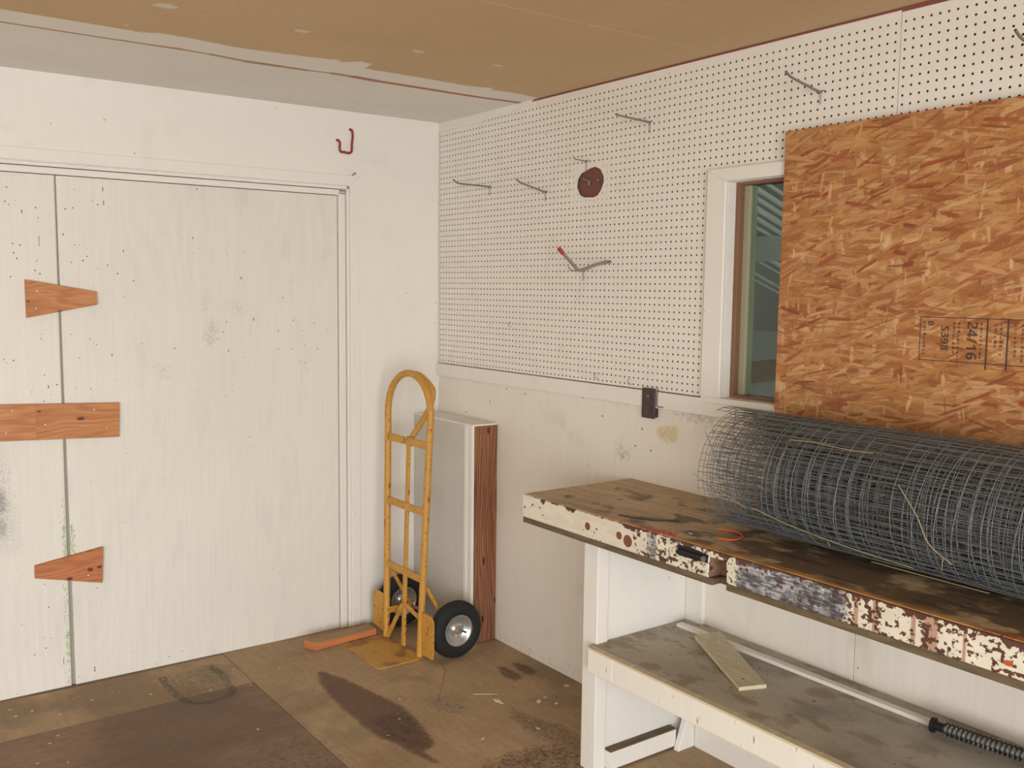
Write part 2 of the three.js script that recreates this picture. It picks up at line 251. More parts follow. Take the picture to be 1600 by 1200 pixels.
M.ceil = std({ map: ceilTex, roughness: 0.9 });

// lower right wall: z 0..3.2, y 0..1.26
const lowTex = tex(2048, 806, paintPx([224, 216, 203], 3.2 / 2048, 15, 8, 16), (g, w, h) => {
  const X = (z) => (z / 3.2) * 2048, Y = (y) => (1.26 - y) / 3.2 * 2048;
  grains(g, [[1.56, 1.135], [1.645, 1.14], [1.655, 1.095], [1.6, 1.085], [1.55, 1.1]], X, Y, 1500, 4, ['#c9b98d', '#c2b184', '#d0c29b'], 0.2, 81, 0.012);
  grains(g, [[1.62, 1.2], [1.84, 1.205], [1.83, 1.17], [1.7, 1.185]], X, Y, 1100, 4, ['#a8a094', '#978f84', '#b5ada1'], 0.22, 82, 0.02);
  grains(g, [[1.33, 1.02], [1.40, 1.02], [1.39, 0.985], [1.34, 0.99]], X, Y, 350, 4, ['#a9a095', '#9c9388'], 0.2, 83, 0.02);
  for (const [z, y] of [[0.726, 1.179], [1.12, 1.2], [0.454, 1.115], [1.241, 1.138], [0.586, 1.186], [0.256, 1.046], [1.469, 1.115], [1.825, 1.151], [1.434, 1.045], [1.52, 1.039]]) speck(g, X(z), Y(y), 2.2, '#6a5c51');
  grains(g, [[0, 0.05], [1.8, 0.05], [1.8, 0], [0, 0]], X, Y, 500, 3, ['#8a7560', '#9c8b78'], 0.3, 84, 0.02);
  specksIn(g, w, h, 130, 85, 1.0, ['#8a7c6e', '#9c9082', '#6e6156']);
});
M.low = std({ map: lowTex, roughness: 0.65 });
M.peg = std({ map: wallTex, color: new THREE.Color(1, 0.985, 0.97), roughness: 0.6 });

// timber
function woodTex(w, h, a, b, seed, along, dens = 1) {
  return tex(w, h, (x, y) => {
    const [u, v] = along === 'x' ? [x / w, y / h] : [y / h, x / w];
    const wv = fbm(u * 2.2 + seed, v * 2.5 + seed, 3) * 2.2;
    const ring = Math.abs(((v * 5 * dens + wv * 2) % 1) - 0.5) * 2, fine = fbm(u * 9 + seed, v * 80, 3) - 0.5, cl = fbm(u * 3, v * 3 + seed, 3) - 0.5;
    const t = Math.min(1, Math.max(0, 0.5 + (ring - 0.5) * 0.7 + fine * 0.9 + cl * 0.5));
    return mix3(a, b, t);
  }, (g) => {
    const r = rng(seed * 7 + 1);
    for (let i = 0; i < 4; i++) { const kx = r() * w, ky = r() * h, s = Math.min(w, h) * 0.03 * (0.6 + r()); g.fillStyle = `rgb(${a[0] * 0.55},${a[1] * 0.5},${a[2] * 0.5})`; g.beginPath(); g.ellipse(kx, ky, along === 'x' ? s * 1.7 : s, along === 'x' ? s : s * 1.7, 0, 0, 7); g.fill(); }
  });
}
M.fir = std({ map: woodTex(512, 128, [166, 103, 58], [196, 136, 84], 3, 'x'), roughness: 0.6 });
M.firRed = std({ map: woodTex(512, 128, [164, 96, 54], [190, 122, 74], 9, 'x'), roughness: 0.6 });
M.post = std({ map: woodTex(256, 1024, [98, 60, 40], [158, 106, 70], 13, 'y', 1.6), roughness: 0.75 });
M.stud = std({ map: woodTex(512, 128, [170, 92, 48], [190, 116, 66], 17, 'x'), roughness: 0.7 });
M.pale = std({ map: woodTex(512, 128, [196, 180, 146], [216, 203, 172], 23, 'x', 0.5), roughness: 0.7 });
M.brownPly = std({ map: woodTex(512, 256, [90, 75, 54], [116, 97, 72], 27, 'x'), roughness: 0.8 });

M.steel = std({ color: new THREE.Color(0.62, 0.62, 0.6), metalness: 1, roughness: 0.35 });
M.zinc = std({ color: new THREE.Color(0.3, 0.29, 0.25), metalness: 0.7, roughness: 0.5 });
M.blackMetal = std({ color: new THREE.Color(0.02, 0.02, 0.022), metalness: 0.4, roughness: 0.45 });
M.rubber = std({ color: new THREE.Color(0.009, 0.009, 0.0095), roughness: 0.8 });

// ---------------------------------------------------------------- the room
const floor = struct('floor', box(-7.1, 0.13, -0.16, -0.013, -0.12, 6.6), M.dark, 'worn brown plywood floor with oil stains');
{
  const rows = [[-1.1138, 0, [0, 2.44, 4.88, 6.5]], [-2.33, -1.1162, [0, 0.362, 2.8, 5.24, 6.5]], [-3.55, -2.3324, [0, 1.5, 3.94, 6.5]], [-4.77, -3.5524, [0, 2.44, 4.88, 6.5]], [-5.99, -4.7724, [0, 1.22, 3.66, 6.5]], [-7, -5.9924, [0, 2.44, 4.88, 6.5]]];
  for (const [x0, x1, zs] of rows) for (let i = 0; i < zs.length - 1; i++)
    part('plywood_sheet', uvp(box(x0, x1, -0.013, 0, zs[i] ? zs[i] + 0.0012 : -0.1, zs[i + 1] - 0.0012, 0.0015), 'x', -2.7, 0, 'z', 2.7, 0), M.floor, floor);
}
// back wall with the door opening; a backing behind the doors
const wallBack = struct('wall_back', merge([
  uvw(box(-0.485, 0.13, -0.05, H + 0.02, -0.1, 0), 2.4), uvw(box(-7.1, -0.485, 2.1, H + 0.02, -0.1, 0), 2.4), uvw(box(-7.1, -3.02, -0.05, 2.1, -0.1, 0), 2.4), uvw(box(-7.1, 0.13, -0.05, H, -0.14, -0.1), 2.4)]), M.wall, 'off-white painted back wall around the double door');
struct('trim_1', merge([uvw(slabXY([[-0.485, 0], [-0.438, 0], [-0.438, 2.15], [-0.485, 2.102]], -0.002, 0.006, 0.002), 2.4), uvw(slabXY([[-3.07, 2.102], [-0.485, 2.102], [-0.438, 2.15], [-3.07, 2.15]], -0.002, 0.006, 0.002), 2.4)]), M.trim, 'flat white painted casing round the double door');
struct('trim_2', merge([uvw(box(-0.499, -0.485, 0, 2.1, -0.1, -0.004, 0.002), 2.4), uvw(box(-3.02, -0.485, 2.086, 2.1, -0.1, -0.004, 0.002), 2.4), uvw(box(-0.536, -0.502, 0, 2.084, -0.1, -0.011, 0.003), 2.4), uvw(box(-3.02, -0.502, 2.058, 2.0835, -0.1, -0.011, 0.003), 2.4)]), M.trim, 'white stepped door stop inside the casing');
const uvDoor = (g) => uvp(g, 'x', -2.04, -0.54, 'y', 0, 2.06);
struct('door_1', uvDoor(slabXY([[-1.7225, 0.001], [-0.5395, 0.001], [-0.5395, 2.0555], [-1.7335, 2.0555]], -0.055, -0.02, 0.0015)), M.door, 'white painted plywood door leaf with vertical grain');
struct('door_2', uvDoor(slabXY([[-2.96, 0.001], [-1.7385, 0.001], [-1.7385, 2.0555], [-2.96, 2.0555]], -0.055, -0.02, 0.0015)), M.door, 'white painted plywood door leaf with grey spray marks');

struct('trim_6', box(-1.7384, -1.7228, 0.002, 2.055, -0.05, -0.03), std({ color: new THREE.Color(0.33, 0.29, 0.26), roughness: 0.9 }), 'grey rebate strip in the gap between the doors');

// right wall: studs and sheathing behind, painted sheets below, pegboard above
const WZ0 = 1.862, WZ1 = 2.62, WY0 = 1.272, WY1 = 2.005;
const wallRight = struct('wall_right', merge([uvw(box(0.03, 0.13, -0.05, WY0, 0, 6.6), 2.4), uvw(box(0.03, 0.13, WY1, H + 0.02, 0, 6.6), 2.4), uvw(box(0.03, 0.13, WY0, WY1, 0, WZ0), 2.4), uvw(box(0.03, 0.13, WY0, WY1, WZ1, 6.6), 2.4)]), M.cavity, 'right wall of painted sheets below white pegboard');
for (const [z0, z1] of [[0.001, 2.4185], [2.4215, 4.858], [4.861, 6.5]]) part('wall_sheet', uvp(box(0, 0.03, 0, 1.262, z0, z1, 0.001), 'z', 0, 3.2, 'y', 0, 1.26), M.low, wallRight);
part('wall_sheet', uvw(box(0, 0.03, 1.262, H, 3.9, 6.5), 2.4), M.wall, wallRight);
{
  const C = 0.0254, y0 = 1.2673, rad = 0.0037, T = 0.006;
  const blobHole = [[1.166, 2.121], [1.199, 2.108], [1.218, 2.08], [1.221, 2.059], [1.206, 2.028], [1.186, 2.008], [1.161, 2.001], [1.101, 2.005], [1.071, 2.019], [1.052, 2.05], [1.056, 2.078], [1.077, 2.101], [1.107, 2.109], [1.136, 2.117]];
  const hardboard = std({ color: new THREE.Color(0.11, 0.065, 0.04), roughness: 0.9 });                        // unpainted brown hardboard
  function sheet(zs, cols, rows, zEnd, yEnd, skip, extra) {
    const face = [[], []];
    const quad = (a, b, c, d, nm) => { const e = V(...b).sub(V(...a)).cross(V(...c).sub(V(...a))); if (e.dot(V(...nm)) < 0) [b, d] = [d, b]; const F = face[nm[0] < -0.5 ? 0 : 1]; for (const q of [a, b, c, a, c, d]) F.push([q, nm]); };
    const ring8 = [], sq = []; for (let k = 0; k < 8; k++) { const a = (k / 8) * Math.PI * 2; const c = Math.cos(a), s = Math.sin(a), m = Math.max(Math.abs(c), Math.abs(s)); ring8.push([c * rad, s * rad]); sq.push([(c / m) * C / 2, (s / m) * C / 2]); }
    for (let i = 0; i < cols; i++) for (let j = 0; j < rows; j++) {
      const z = zs + (i + 0.5) * C, y = y0 + (j + 0.5) * C; if (skip(z, y)) continue;
      for (let k = 0; k < 8; k++) {
        const l = (k + 1) % 8, a = ring8[k], b = ring8[l], c = sq[l], d = sq[k];
        quad([0, y + a[1], z + a[0]], [0, y + b[1], z + b[0]], [0, y + c[1], z + c[0]], [0, y + d[1], z + d[0]], [-1, 0, 0]);
        quad([T, y + a[1], z + a[0]], [T, y + b[1], z + b[0]], [0, y + b[1], z + b[0]], [0, y + a[1], z + a[0]], [0, -(a[1] + b[1]) / 2 / rad, -(a[0] + b[0]) / 2 / rad]);
      }
      quad([T, y + C / 2, z - C / 2], [T, y - C / 2, z - C / 2], [T, y - C / 2, z - rad], [T, y + C / 2, z - rad], [1, 0, 0]);
      quad([T, y + C / 2, z + rad], [T, y - C / 2, z + rad], [T, y - C / 2, z + C / 2], [T, y + C / 2, z + C / 2], [1, 0, 0]);
    }
    const geo = (F) => { const g = new THREE.BufferGeometry(); g.setAttribute('position', new THREE.Float32BufferAttribute(F.flatMap((q) => q[0]), 3)); g.setAttribute('normal', new THREE.Float32BufferAttribute(F.flatMap((q) => q[1]), 3)); return uvw(g, 2.4); };
    const L = [geo(face[0])];
    const yt = y0 + rows * C, ze = zs + cols * C;
    L.push(uvw(box(0, T, yt, yEnd, zs, zEnd), 2.4)); L.push(uvw(box(0, T, y0, yt, ze, zEnd), 2.4)); if (extra) L.push(extra);
    const m = part('pegboard_sheet', merge(L), M.peg, wallRight); part('hole_linings', geo(face[1]), hardboard, m); return m;
  }
  // the patch round the ragged cut-out
  const i0 = 40, i1 = 49, j0 = 28, j1 = 34, zs = 0.006, pz0 = zs + i0 * C, pz1 = zs + i1 * C, py0 = y0 + j0 * C, py1 = y0 + j1 * C;
  const cx = 1.137, cy = 2.061, holes = [blobHole];
  for (let i = i0; i < i1; i++) for (let j = j0; j < j1; j++) { const z = zs + (i + 0.5) * C, y = y0 + (j + 0.5) * C; if (Math.hypot((z - cx) / 0.094, (y - cy) / 0.069) > 1) holes.push(Array.from({ length: 8 }, (_, k) => [z + rad * Math.cos(k * 0.7854), y + rad * Math.sin(k * 0.7854)])); }
  const patch = uvw(slabZY([[pz0, py0], [pz1, py0], [pz1, py1], [pz0, py1]], 0, T, 0, holes), 2.4);
  sheet(zs, 97, 45, 2.4725, 2.431, (z, y) => (z > 1.835 && y < 2.02) || (z > pz0 && z < pz1 && y > py0 && y < py1), patch);
  sheet(2.4745, 56, 45, 3.9, 2.4255, (z, y) => z < 2.64 && y < 2.02);
  // what shows inside the cut-out
  part('cut_out_backing', box(0.014, 0.03, 1.95, 2.17, 1.0, 1.28), std({ color: new THREE.Color(0.17, 0.065, 0.045), roughness: 0.8 }), wallRight);
  part('cut_out_bracket', merge([rod([0.008, 2.082, 1.085], [0.004, 2.066, 1.135], 0.004, 6), rod([0.008, 2.066, 1.122], [0.008, 2.052, 1.122], 0.004, 6)]), M.zinc, wallRight);
  part('cut_out_nail', rod([0.014, 2.062, 1.185], [0.002, 2.066, 1.185], 0.005, 8), M.steel, wallRight);
}
struct('trim_3', uvw(box(-0.016, 0, 1.204, 1.2645, 0, 6.5, 0.002), 2.4), M.trim, 'white painted batten under the pegboard');
struct('trim_4', box(0.001, 0.03, 2.424, H, 0, 3.9), std({ color: new THREE.Color(0.23, 0.065, 0.06), roughness: 0.7 }), 'red painted strip showing above the pegboard');
struct('trim_5', uvw(slabZY([[0, 2.392], [0.35, 2.395], [0.55, 2.405], [0.72, 2.42], [0.76, H], [0, H]], -0.003, 0.001, 0.001), 2.4), M.wall, 'white compound smeared along the top of the pegboard');

// ceiling
const ceiling = struct('ceiling', box(-7.1, 0.13, H + 0.013, H + 0.14, -0.14, 6.6), M.dark, 'ceiling of bare tan and white gypsum boards');
const uvCeil = (g) => uvp(g, 'x', -2.4, 0, 'z', 1.8, 0);
part('gypsum_board', uvCeil(box(-7, 0, H, H + 0.013, 0, 0.674, 0.001)), M.ceil, ceiling);
part('gypsum_board', uvCeil(box(-7, 0, H, H + 0.013, 0.676, 1.79, 0.001)), M.ceil, ceiling);
for (const z of [1.793, 3.0, 4.2, 5.4]) { const g = box(-7, 0, H, H + 0.013, z, Math.min(6.5, z + 1.205), 0.001); part('gypsum_board', uvp(g, 'x', -2.4, 0, 'z', z - 0.086, z + 4.217), M.ceil, ceiling); }

// the rest of the shell: left wall, front wall with the open garage door, ground outside
struct('wall_left', uvw(box(-7.12, -7, -0.05, H + 0.02, -0.14, 6.6), 2.4), M.wall, 'off-white left wall');
struct('wall_front', merge([uvw(box(-7.12, -6.65, 0, H + 0.02, 6.5, 6.62), 2.4), uvw(box(-1.55, 0.13, 0, H + 0.02, 6.5, 6.62), 2.4), uvw(box(-6.65, -1.55, 2.2, H + 0.02, 6.5, 6.62), 2.4)]), M.wall, 'off-white front wall with wide open garage doorway');
struct('ground', box(-14, 9, -0.3, -0.161, 6.62, 26), std({ color: new THREE.Color(0.36, 0.35, 0.33), roughness: 0.95 }), 'pale concrete apron outside the garage');

// window with casing, sash and glass
{
  const w = struct('window_1', merge([
    uvw(slabZY([[1.776, 1.262], [1.862, 1.272], [1.862, 2.005], [1.778, 2.05]], -0.02, 0, 0.003), 2.4),
    uvw(slabZY([[1.778, 2.05], [1.862, 2.005], [2.62, 2.005], [2.70, 2.05]], -0.02, 0, 0.003), 2.4),
    uvw(slabZY([[2.62, 1.272], [2.70, 1.262], [2.70, 2.05], [2.62, 2.005]], -0.02, 0, 0.003), 2.4),
    uvw(box(0, 0.13, 1.272, 2.005, 1.842, 1.864), 2.4), uvw(box(0, 0.13, 1.272, 2.005, 2.618, 2.64), 2.4), uvw(box(0, 0.13, 2.003, 2.025, 1.842, 2.64), 2.4)]), M.trim, 'window in the right wall with white casing, half covered');
  part('window_sill', uvw(box(-0.024, 0.13, 1.252, 1.273, 1.80, 2.68, 0.003), 2.4), M.trim, w);
  const sashM = std({ color: new THREE.Color(0.20, 0.10, 0.05), roughness: 0.6 });
  part('sash_frame', merge([box(0.03, 0.075, 1.273, 2.003, 1.864, 1.882, 0.002), box(0.03, 0.075, 1.273, 2.003, 2.6, 2.618, 0.002), box(0.03, 0.075, 1.273, 1.283, 1.882, 2.6), box(0.03, 0.075, 1.994, 2.003, 1.882, 2.6)]), sashM, w);
  part('sash_stop', merge([box(0.052, 0.09, 1.283, 1.994, 1.882, 1.909, 0.002), box(0.052, 0.09, 1.283, 1.994, 2.57, 2.6, 0.002)]), std({ color: new THREE.Color(0.33, 0.31, 0.2), roughness: 0.6 }), w);
  part('window_pane', box(0.060, 0.064, 1.28, 1.997, 1.905, 2.575), new THREE.MeshPhysicalMaterial({ color: new THREE.Color(0.86, 0.93, 0.88), roughness: 0.02, transmission: 1, thickness: 0, ior: 1.5 }), w);
  const drip = std({ color: new THREE.Color(0.6, 0.58, 0.52), roughness: 0.7 });
  part('paint_drip', merge([box(0.0590, 0.0602, 1.345, 1.376, 2.147, 2.1495), box(0.0590, 0.0602, 1.36, 1.392, 2.154, 2.1565), box(0.0590, 0.0602, 1.325, 1.329, 2.145, 2.148)]), drip, w);
}
// dark lean-to seen through the window: plank roof falling away from the wall, with open gaps
{
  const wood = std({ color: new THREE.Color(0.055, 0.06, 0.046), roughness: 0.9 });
  const sh = struct('lean_to', merge([box(3.4, 3.5, -0.1, 2.6, -2.6, 3.6), box(0.13, 3.5, -0.1, 2.7, -2.7, -2.6), box(0.13, 3.5, -0.1, 2.7, 3.6, 3.7), box(0.13, 3.5, -0.14, -0.02, -2.7, 3.7)]), wood, 'dark lean-to shed beyond the window');
  // planks run down the slope; rain and age have opened gaps between some of them
  const gaps = [[0.05, 0.03], [0.14, 0.04], [0.33, 0.03], [0.43, 0.06], [0.70, 0.035], [0.79, 0.05], [0.88, 0.06], [0.97, 0.045], [1.05, 0.05], [1.14, 0.035]], k = 0.34; let z = -2.7;
  const plank = (z0, z1) => part('roof_plank', new THREE.BoxGeometry(3.7, 0.009, z1 - z0).rotateZ(-Math.atan(k)).translate(1.87, 2.46 - k * 1.75, (z0 + z1) / 2), wood, sh);
  for (const [g, w] of [...gaps, [3.7, 0]]) { const e = g - w / 2, n = Math.max(1, Math.round((e - z) / 0.16)); for (let i = 0; i < n; i++) plank(z + ((e - z) * i) / n, z + ((e - z) * (i + 1)) / n); z = g + w / 2; }
  part('purlin', box(1.58, 1.64, 1.80, 1.93, -2.6, 3.6), wood, sh);
}

// ---------------------------------------------------------------- timber across the doors
const screwGeo = new THREE.SphereGeometry(0.0045, 10, 6).scale(1, 1, 0.5);
function plate(name, pts, mat, label, screws, su, sv, ou) {
  const c = pts.reduce((s, q) => [s[0] + q[0] / pts.length, s[1] + q[1] / pts.length], [0, 0]);
  const g = thing(name, label, 'wood brace', [c[0], c[1], -0.02]);
  part('board', uvw(slabXY(pts, -0.0198, 0, 0.001), su, sv, false, ou, ou), mat, g);
  for (const [x, y] of screws) part('screw', screwGeo.clone().translate(x, y, 0.0005), M.steel, g);
}
plate('door_brace', [[-1.857, 1.504], [-1.6, 1.555], [-1.601, 1.606], [-1.858, 1.651]], M.fir, 'wedge-shaped wooden brace on the doors above the long plank', [[-1.816, 1.607], [-1.822, 1.54]], 0.6, 0.16, 0.1);
plate('door_plank', [[-2.62, 1.058], [-1.531, 1.0145], [-1.526, 1.155], [-2.62, 1.2]], M.fir, 'long straight wooden plank screwed across both doors', [[-1.92, 1.147], [-1.623, 1.133], [-1.576, 1.057], [-1.943, 1.062], [-1.805, 1.085]], 0.8, 0.15, 0.3);
plate('door_brace', [[-1.862, 0.476], [-1.613, 0.415], [-1.606, 0.564], [-1.861, 0.525]], M.firRed, 'wedge-shaped wooden brace on the doors near the floor', [[-1.665, 0.455]], 0.6, 0.16, 0.55);

// ---------------------------------------------------------------- workbench
const BX = -0.51, BY = 0.916, BZ0 = 1.412, BZ1 = 3.9;
{
  const b = thing('workbench', 'old workbench with worn brown top and peeling white front edge', 'workbench', [-0.25, 0, 2.6]);
  // top: z 1.4..3.9, x -0.52..0
  const topTex = tex(2048, 426, (px, py) => {
    const z = 1.4 + (px / 2048) * 2.5, x = -0.52 + (py / 426) * 0.52;
    const gr = fbm(z * 7, x * 120 + fbm(z * 3, x * 6, 2) * 3, 3) - 0.5, cl = fbm(z * 3.5 + 4, x * 9, 4) - 0.5, f = fbm(z * 90, x * 90, 2) - 0.5;
    let c = [176, 153, 119]; const d = gr * 44 + cl * 40 + f * 16; c = [c[0] + d, c[1] + d, c[2] + d * 0.9];
    const wear = sm(0.035, 0.012, x + 0.515 + (fbm(z * 14, 3, 3) - 0.5) * 0.03) * sm(1.7, 2.0, z) * 0.75;    // golden bare edge where the finish has rubbed off
    const oil = sm(0.40, 0.62, fbm(z * 13 + 20, x * 17 + 2, 5) - 0.16 + 0.25 * sm(1.75, 2.6, z + 0.3 * (fbm(z * 9, x * 9, 3) - 0.5))) * 0.85;
    c = mix3(c, [90, 75, 57], oil); const scr = sm(0.6, 0.72, fbm(z * 9 + 31, x * 40 + 7, 4)) * sm(2.0, 2.5, z) * 0.6; c = mix3(c, [66, 53, 42], scr); c = mix3(c, [190, 138, 74], wear * (0.5 + fbm(z * 30, x * 60, 2)));
    const pale = sm(0.66, 0.8, fbm(z * 16 + 9, x * 30, 3)) * 0.35 * sm(2.2, 2.5, z); return mix3(c, [160, 144, 118], pale);
  }, (g) => {
    const X = (z) => ((z - 1.4) / 2.5) * 2048, Y = (x) => ((x + 0.52) / 0.52) * 426;
    grains(g, [[1.99, -0.49], [2.11, -0.46], [2.14, -0.50], [2.0, -0.515]], X, Y, 500, 4, ['#b3263a', '#a03040', '#c23a48'], 0.5, 101, 0.006);
    grains(g, [[3.05, -0.50], [3.3, -0.46], [3.3, -0.515], [3.05, -0.515]], X, Y, 400, 4, ['#b0342f', '#99352c'], 0.4, 102, 0.006);
    grains(g, [[1.85, -0.46], [1.95, -0.42], [2.0, -0.36], [1.96, -0.36], [1.86, -0.43]], X, Y, 500, 4, ['#4c4a40', '#3c3a33'], 0.3, 103, 0.01);
    specksIn(g, 2048, 426, 120, 104, 2, ['#3b2d22', '#c9b48a', '#5b4733']);
  });
  const topM = std({ map: topTex, roughness: 0.6, bumpMap: wallTex, bumpScale: 0.0008 });
  part('bench_top', uvp(box(BX, 0, 0.895, BY, BZ0, BZ1, 0.003), 'z', 1.4, 3.9, 'x', 0, -0.52), topM, b);
  // front edge: peeling paint, z 1.4..3.9, y 0.83..0.917
  const FW = 2048, FH = 96;
  const frontTex = tex(FW, FH, (px, py) => {
    const z = 1.4 + (px / FW) * 2.5, y = 0.917 - (py / FH) * 0.087;
    const bare = mix3([70, 46, 36], [98, 64, 46], fbm(z * 30, y * 90, 3));
    const paint = mix3([226, 219, 200], [206, 197, 176], fbm(z * 18 + 3, y * 50, 3));
    const grey = mix3([66, 62, 64], [168, 171, 174], sm(0.28, 0.68, 0.55 * fbm(z * 26 + 2 * fbm(z * 7, y * 40, 2), y * 210, 3) + 0.45 * fbm(z * 60, y * 60 + 5, 3)));
    const n = fbm(z * 110 + 11, y * 130, 4), n2 = fbm(z * 14, y * 26 + 7, 3);
    let peel = 0.85;                                                          // how much paint is gone, by stretch of the edge
    if (z > 1.98) peel = 0.63; if (z > 2.03) peel = 0.55; if (z > 2.2) peel = 0.55; if (z > 2.72) peel = 0.56; if (z > 3.0) peel = 0.6;
    let c = n + (n2 - 0.5) * 0.35 > peel ? bare : paint;
    const gz = sm(2.375, 2.395, z + (n - 0.5) * 0.05) * sm(2.745, 2.72, z + (n - 0.5) * 0.06);
    if (gz > 0.5) c = n > 0.7 ? bare : (n < 0.27 && y > 0.885) ? paint : grey;
    const gz2 = sm(2.035, 2.045, z) * sm(2.085, 2.075, z); if (gz2 > 0.5 && n < 0.62) c = mix3(grey, paint, 0.35);
    const chip = 0.002 + 0.012 * sm(0.45, 0.7, fbm(z * 40, 2, 3)) + 0.003 * sm(2.0, 2.7, z);             // chipped along the top arris
    if (z > 1.47 && 0.916 - y < chip * (0.4 + fbm(z * 160, 8, 2))) c = bare;
    if (z > 2.74 && z < 3.1) { const run = sm(0.62, 0.7, fbm(z * 55, 4, 2)); c = mix3(c, [150, 96, 74], run * 0.6 * (c === paint ? 1 : 0)); }
    return c;
  }, (g) => {
    const X = (z) => ((z - 1.4) / 2.5) * FW, Y = (y) => ((0.917 - y) / 0.087) * FH;
    for (const [z, y, rz] of [[1.766, 0.872, 0.0125], [1.917, 0.874, 0.012], [1.957, 0.865, 0.0185]]) { g.fillStyle = '#7c4733'; g.beginPath(); g.ellipse(X(z), Y(y), rz * 819, rz * 1103, 0, 0, 7); g.fill(); g.strokeStyle = '#573024'; g.lineWidth = 1; g.stroke(); }
    speck(g, X(1.81), Y(0.872), 3, '#3d4038'); speck(g, X(1.425), Y(0.87), 3.5, '#5c3a2c'); speck(g, X(1.53), Y(0.861), 2.5, '#3c2c24');
    for (const [z, y] of [[2.405, 0.888], [2.425, 0.89], [2.53, 0.875], [2.54, 0.872], [2.575, 0.88], [2.63, 0.865]]) speck(g, X(z), Y(y), 4, '#6a2f2b');
    g.fillStyle = '#b0512c'; g.beginPath(); g.ellipse(X(3.131), Y(0.863), 9, 7, 0, 0, 7); g.fill();
  });
  const frontM = std({ map: frontTex, roughness: 0.65 });
  const strip = [[BZ0, 0.834], [2.288, 0.834], [2.292, 0.894], [2.353, 0.896], [2.356, 0.834], [BZ1, 0.834], [BZ1, 0.9135], [BZ0, 0.9135]];
  const slot = [[2.162, 0.905], [2.158, 0.884], [2.172, 0.869], [2.288, 0.872], [2.291, 0.9], [2.23, 0.907]];
  part('front_edge', uvp(slabZY(strip, BX - 0.008, BX + 0.042, 0.002, [slot]), 'z', 1.4, 3.9, 'y', 0.83, 0.917), frontM, b);
  part('lower_strip', uvw(slabZY([[BZ0, 0.8135], [2.30, 0.8135], [2.31, 0.834], [BZ0, 0.834]], BX - 0.006, BX + 0.05, 0.002), 0.5, 0.25), M.brownPly, b);
  part('lower_strip', uvw(slabZY([[2.30, 0.8135], [2.352, 0.8135], [2.352, 0.834], [2.30, 0.834]], BX + 0.03, BX + 0.07, 0.002), 0.5, 0.25), M.brownPly, b);
  part('lower_strip', uvw(slabZY([[2.353, 0.8135], [BZ1, 0.8135], [BZ1, 0.834], [2.353, 0.834]], BX - 0.006, BX + 0.05, 0.002), 0.5, 0.25), M.brownPly, b);
  const bareM = std({ map: woodTex(256, 256, [112, 84, 64], [138, 106, 82], 37, 'x'), roughness: 0.85 });
  part('notch_cheek', uvw(box(BX - 0.006, BX + 0.042, 0.836, 0.893, 2.2875, 2.2925), 0.15), bareM, b);
  part('notch_block', uvw(box(BX + 0.043, BX + 0.075, 0.834, 0.895, 2.26, 2.38), 0.15), bareM, b);
  const cl = part('metal_jaw', merge([box(BX - 0.005, BX + 0.03, 0.8705, 0.9045, 2.164, 2.2885, 0.003), rod([BX - 0.006, 0.884, 2.175], [BX - 0.006, 0.884, 2.287], 0.0085, 12)]), M.blackMetal, b); cl.userData.label = 'black metal jaw set into the front edge';
  part('bolt', rod([BX - 0.017, 0.885, 2.276], [BX + 0.006, 0.885, 2.276], 0.0085, 14), std({ color: new THREE.Color(0.25, 0.24, 0.23), metalness: 0.7, roughness: 0.5 }), cl);

  // legs, end panel, shelf
  const whiteM = std({ map: wallTex, roughness: 0.6 });
  part('leg', uvw(box(-0.452, -0.402, 0, 0.895, 1.675, 1.747, 0.003), 2.4, 2.4, false, 0.3), whiteM, b);
  part('leg', uvw(box(-0.452, -0.402, 0, 0.895, 3.72, 3.79, 0.003), 2.4), whiteM, b);
  part('end_panel', uvw(box(-0.402, -0.001, 0, 0.895, 1.715, 1.735, 0.001), 2.4, 2.4, false, 0.1), whiteM, b);
  part('corner_batten', uvw(box(-0.02, -0.0005, 0.455, 0.895, 1.737, 1.815, 0.002), 2.4), whiteM, b);
  const shTex = tex(1024, 256, (px, py) => {
    const z = px / 500, x = py / 500, n = fbm(z * 5, x * 8, 5) - 0.5, f = fbm(z * 80, x * 80, 2) - 0.5;
    let c = [176 + n * 34 + f * 12, 165 + n * 34 + f * 12, 146 + n * 32 + f * 12];
    const st = sm(0.5, 0.7, fbm(z * 14 + 13, x * 24 + 4, 5)); c = mix3(c, [122, 98, 72], st * 0.4);
    const gr = sm(0.55, 0.75, fbm(z * 4 + 70, x * 5 + 40, 4)); return mix3(c, [140, 136, 124], gr * 0.5);
  }, (g) => { specksIn(g, 1024, 256, 120, 111, 1.6, ['#5b4836', '#8b7a62', '#4a3c30']); });
  const shelfM = std({ map: shTex, roughness: 0.75 });
  const shelf = part('shelf', uvp(box(-0.47, -0.001, 0.437, 0.455, 1.737, BZ1, 0.001), 'z', 1.7, 3.75, 'x', 0, -0.51), shelfM, b);
  const lipTex = tex(1024, 64, paintPx([232, 226, 214], 1.4 / 1024, 44, 6, 8), (g) => specksIn(g, 1024, 64, 60, 117, 1.4));
  const lipM = std({ map: lipTex, roughness: 0.65 });
  const uvLip = (g) => uvw(g, 1.4, 0.35);
  part('shelf_edge', uvw(box(-0.4935, -0.468, 0.4495, 0.4562, 1.749, BZ1, 0.001), 0.5, 0.14), M.pale, shelf);
  part('shelf_lip', uvLip(box(-0.492, -0.4705, 0.372, 0.4495, 1.749, 1.871, 0.003)), lipM, shelf);
  part('shelf_lip', uvLip(box(-0.492, -0.4705, 0.372, 0.4495, 1.873, BZ1, 0.003)), lipM, shelf);
  part('floor_cleat', uvw(box(-0.40, -0.085, 0.008, 0.07, 1.737, 1.772, 0.002), 2.4), whiteM, b);
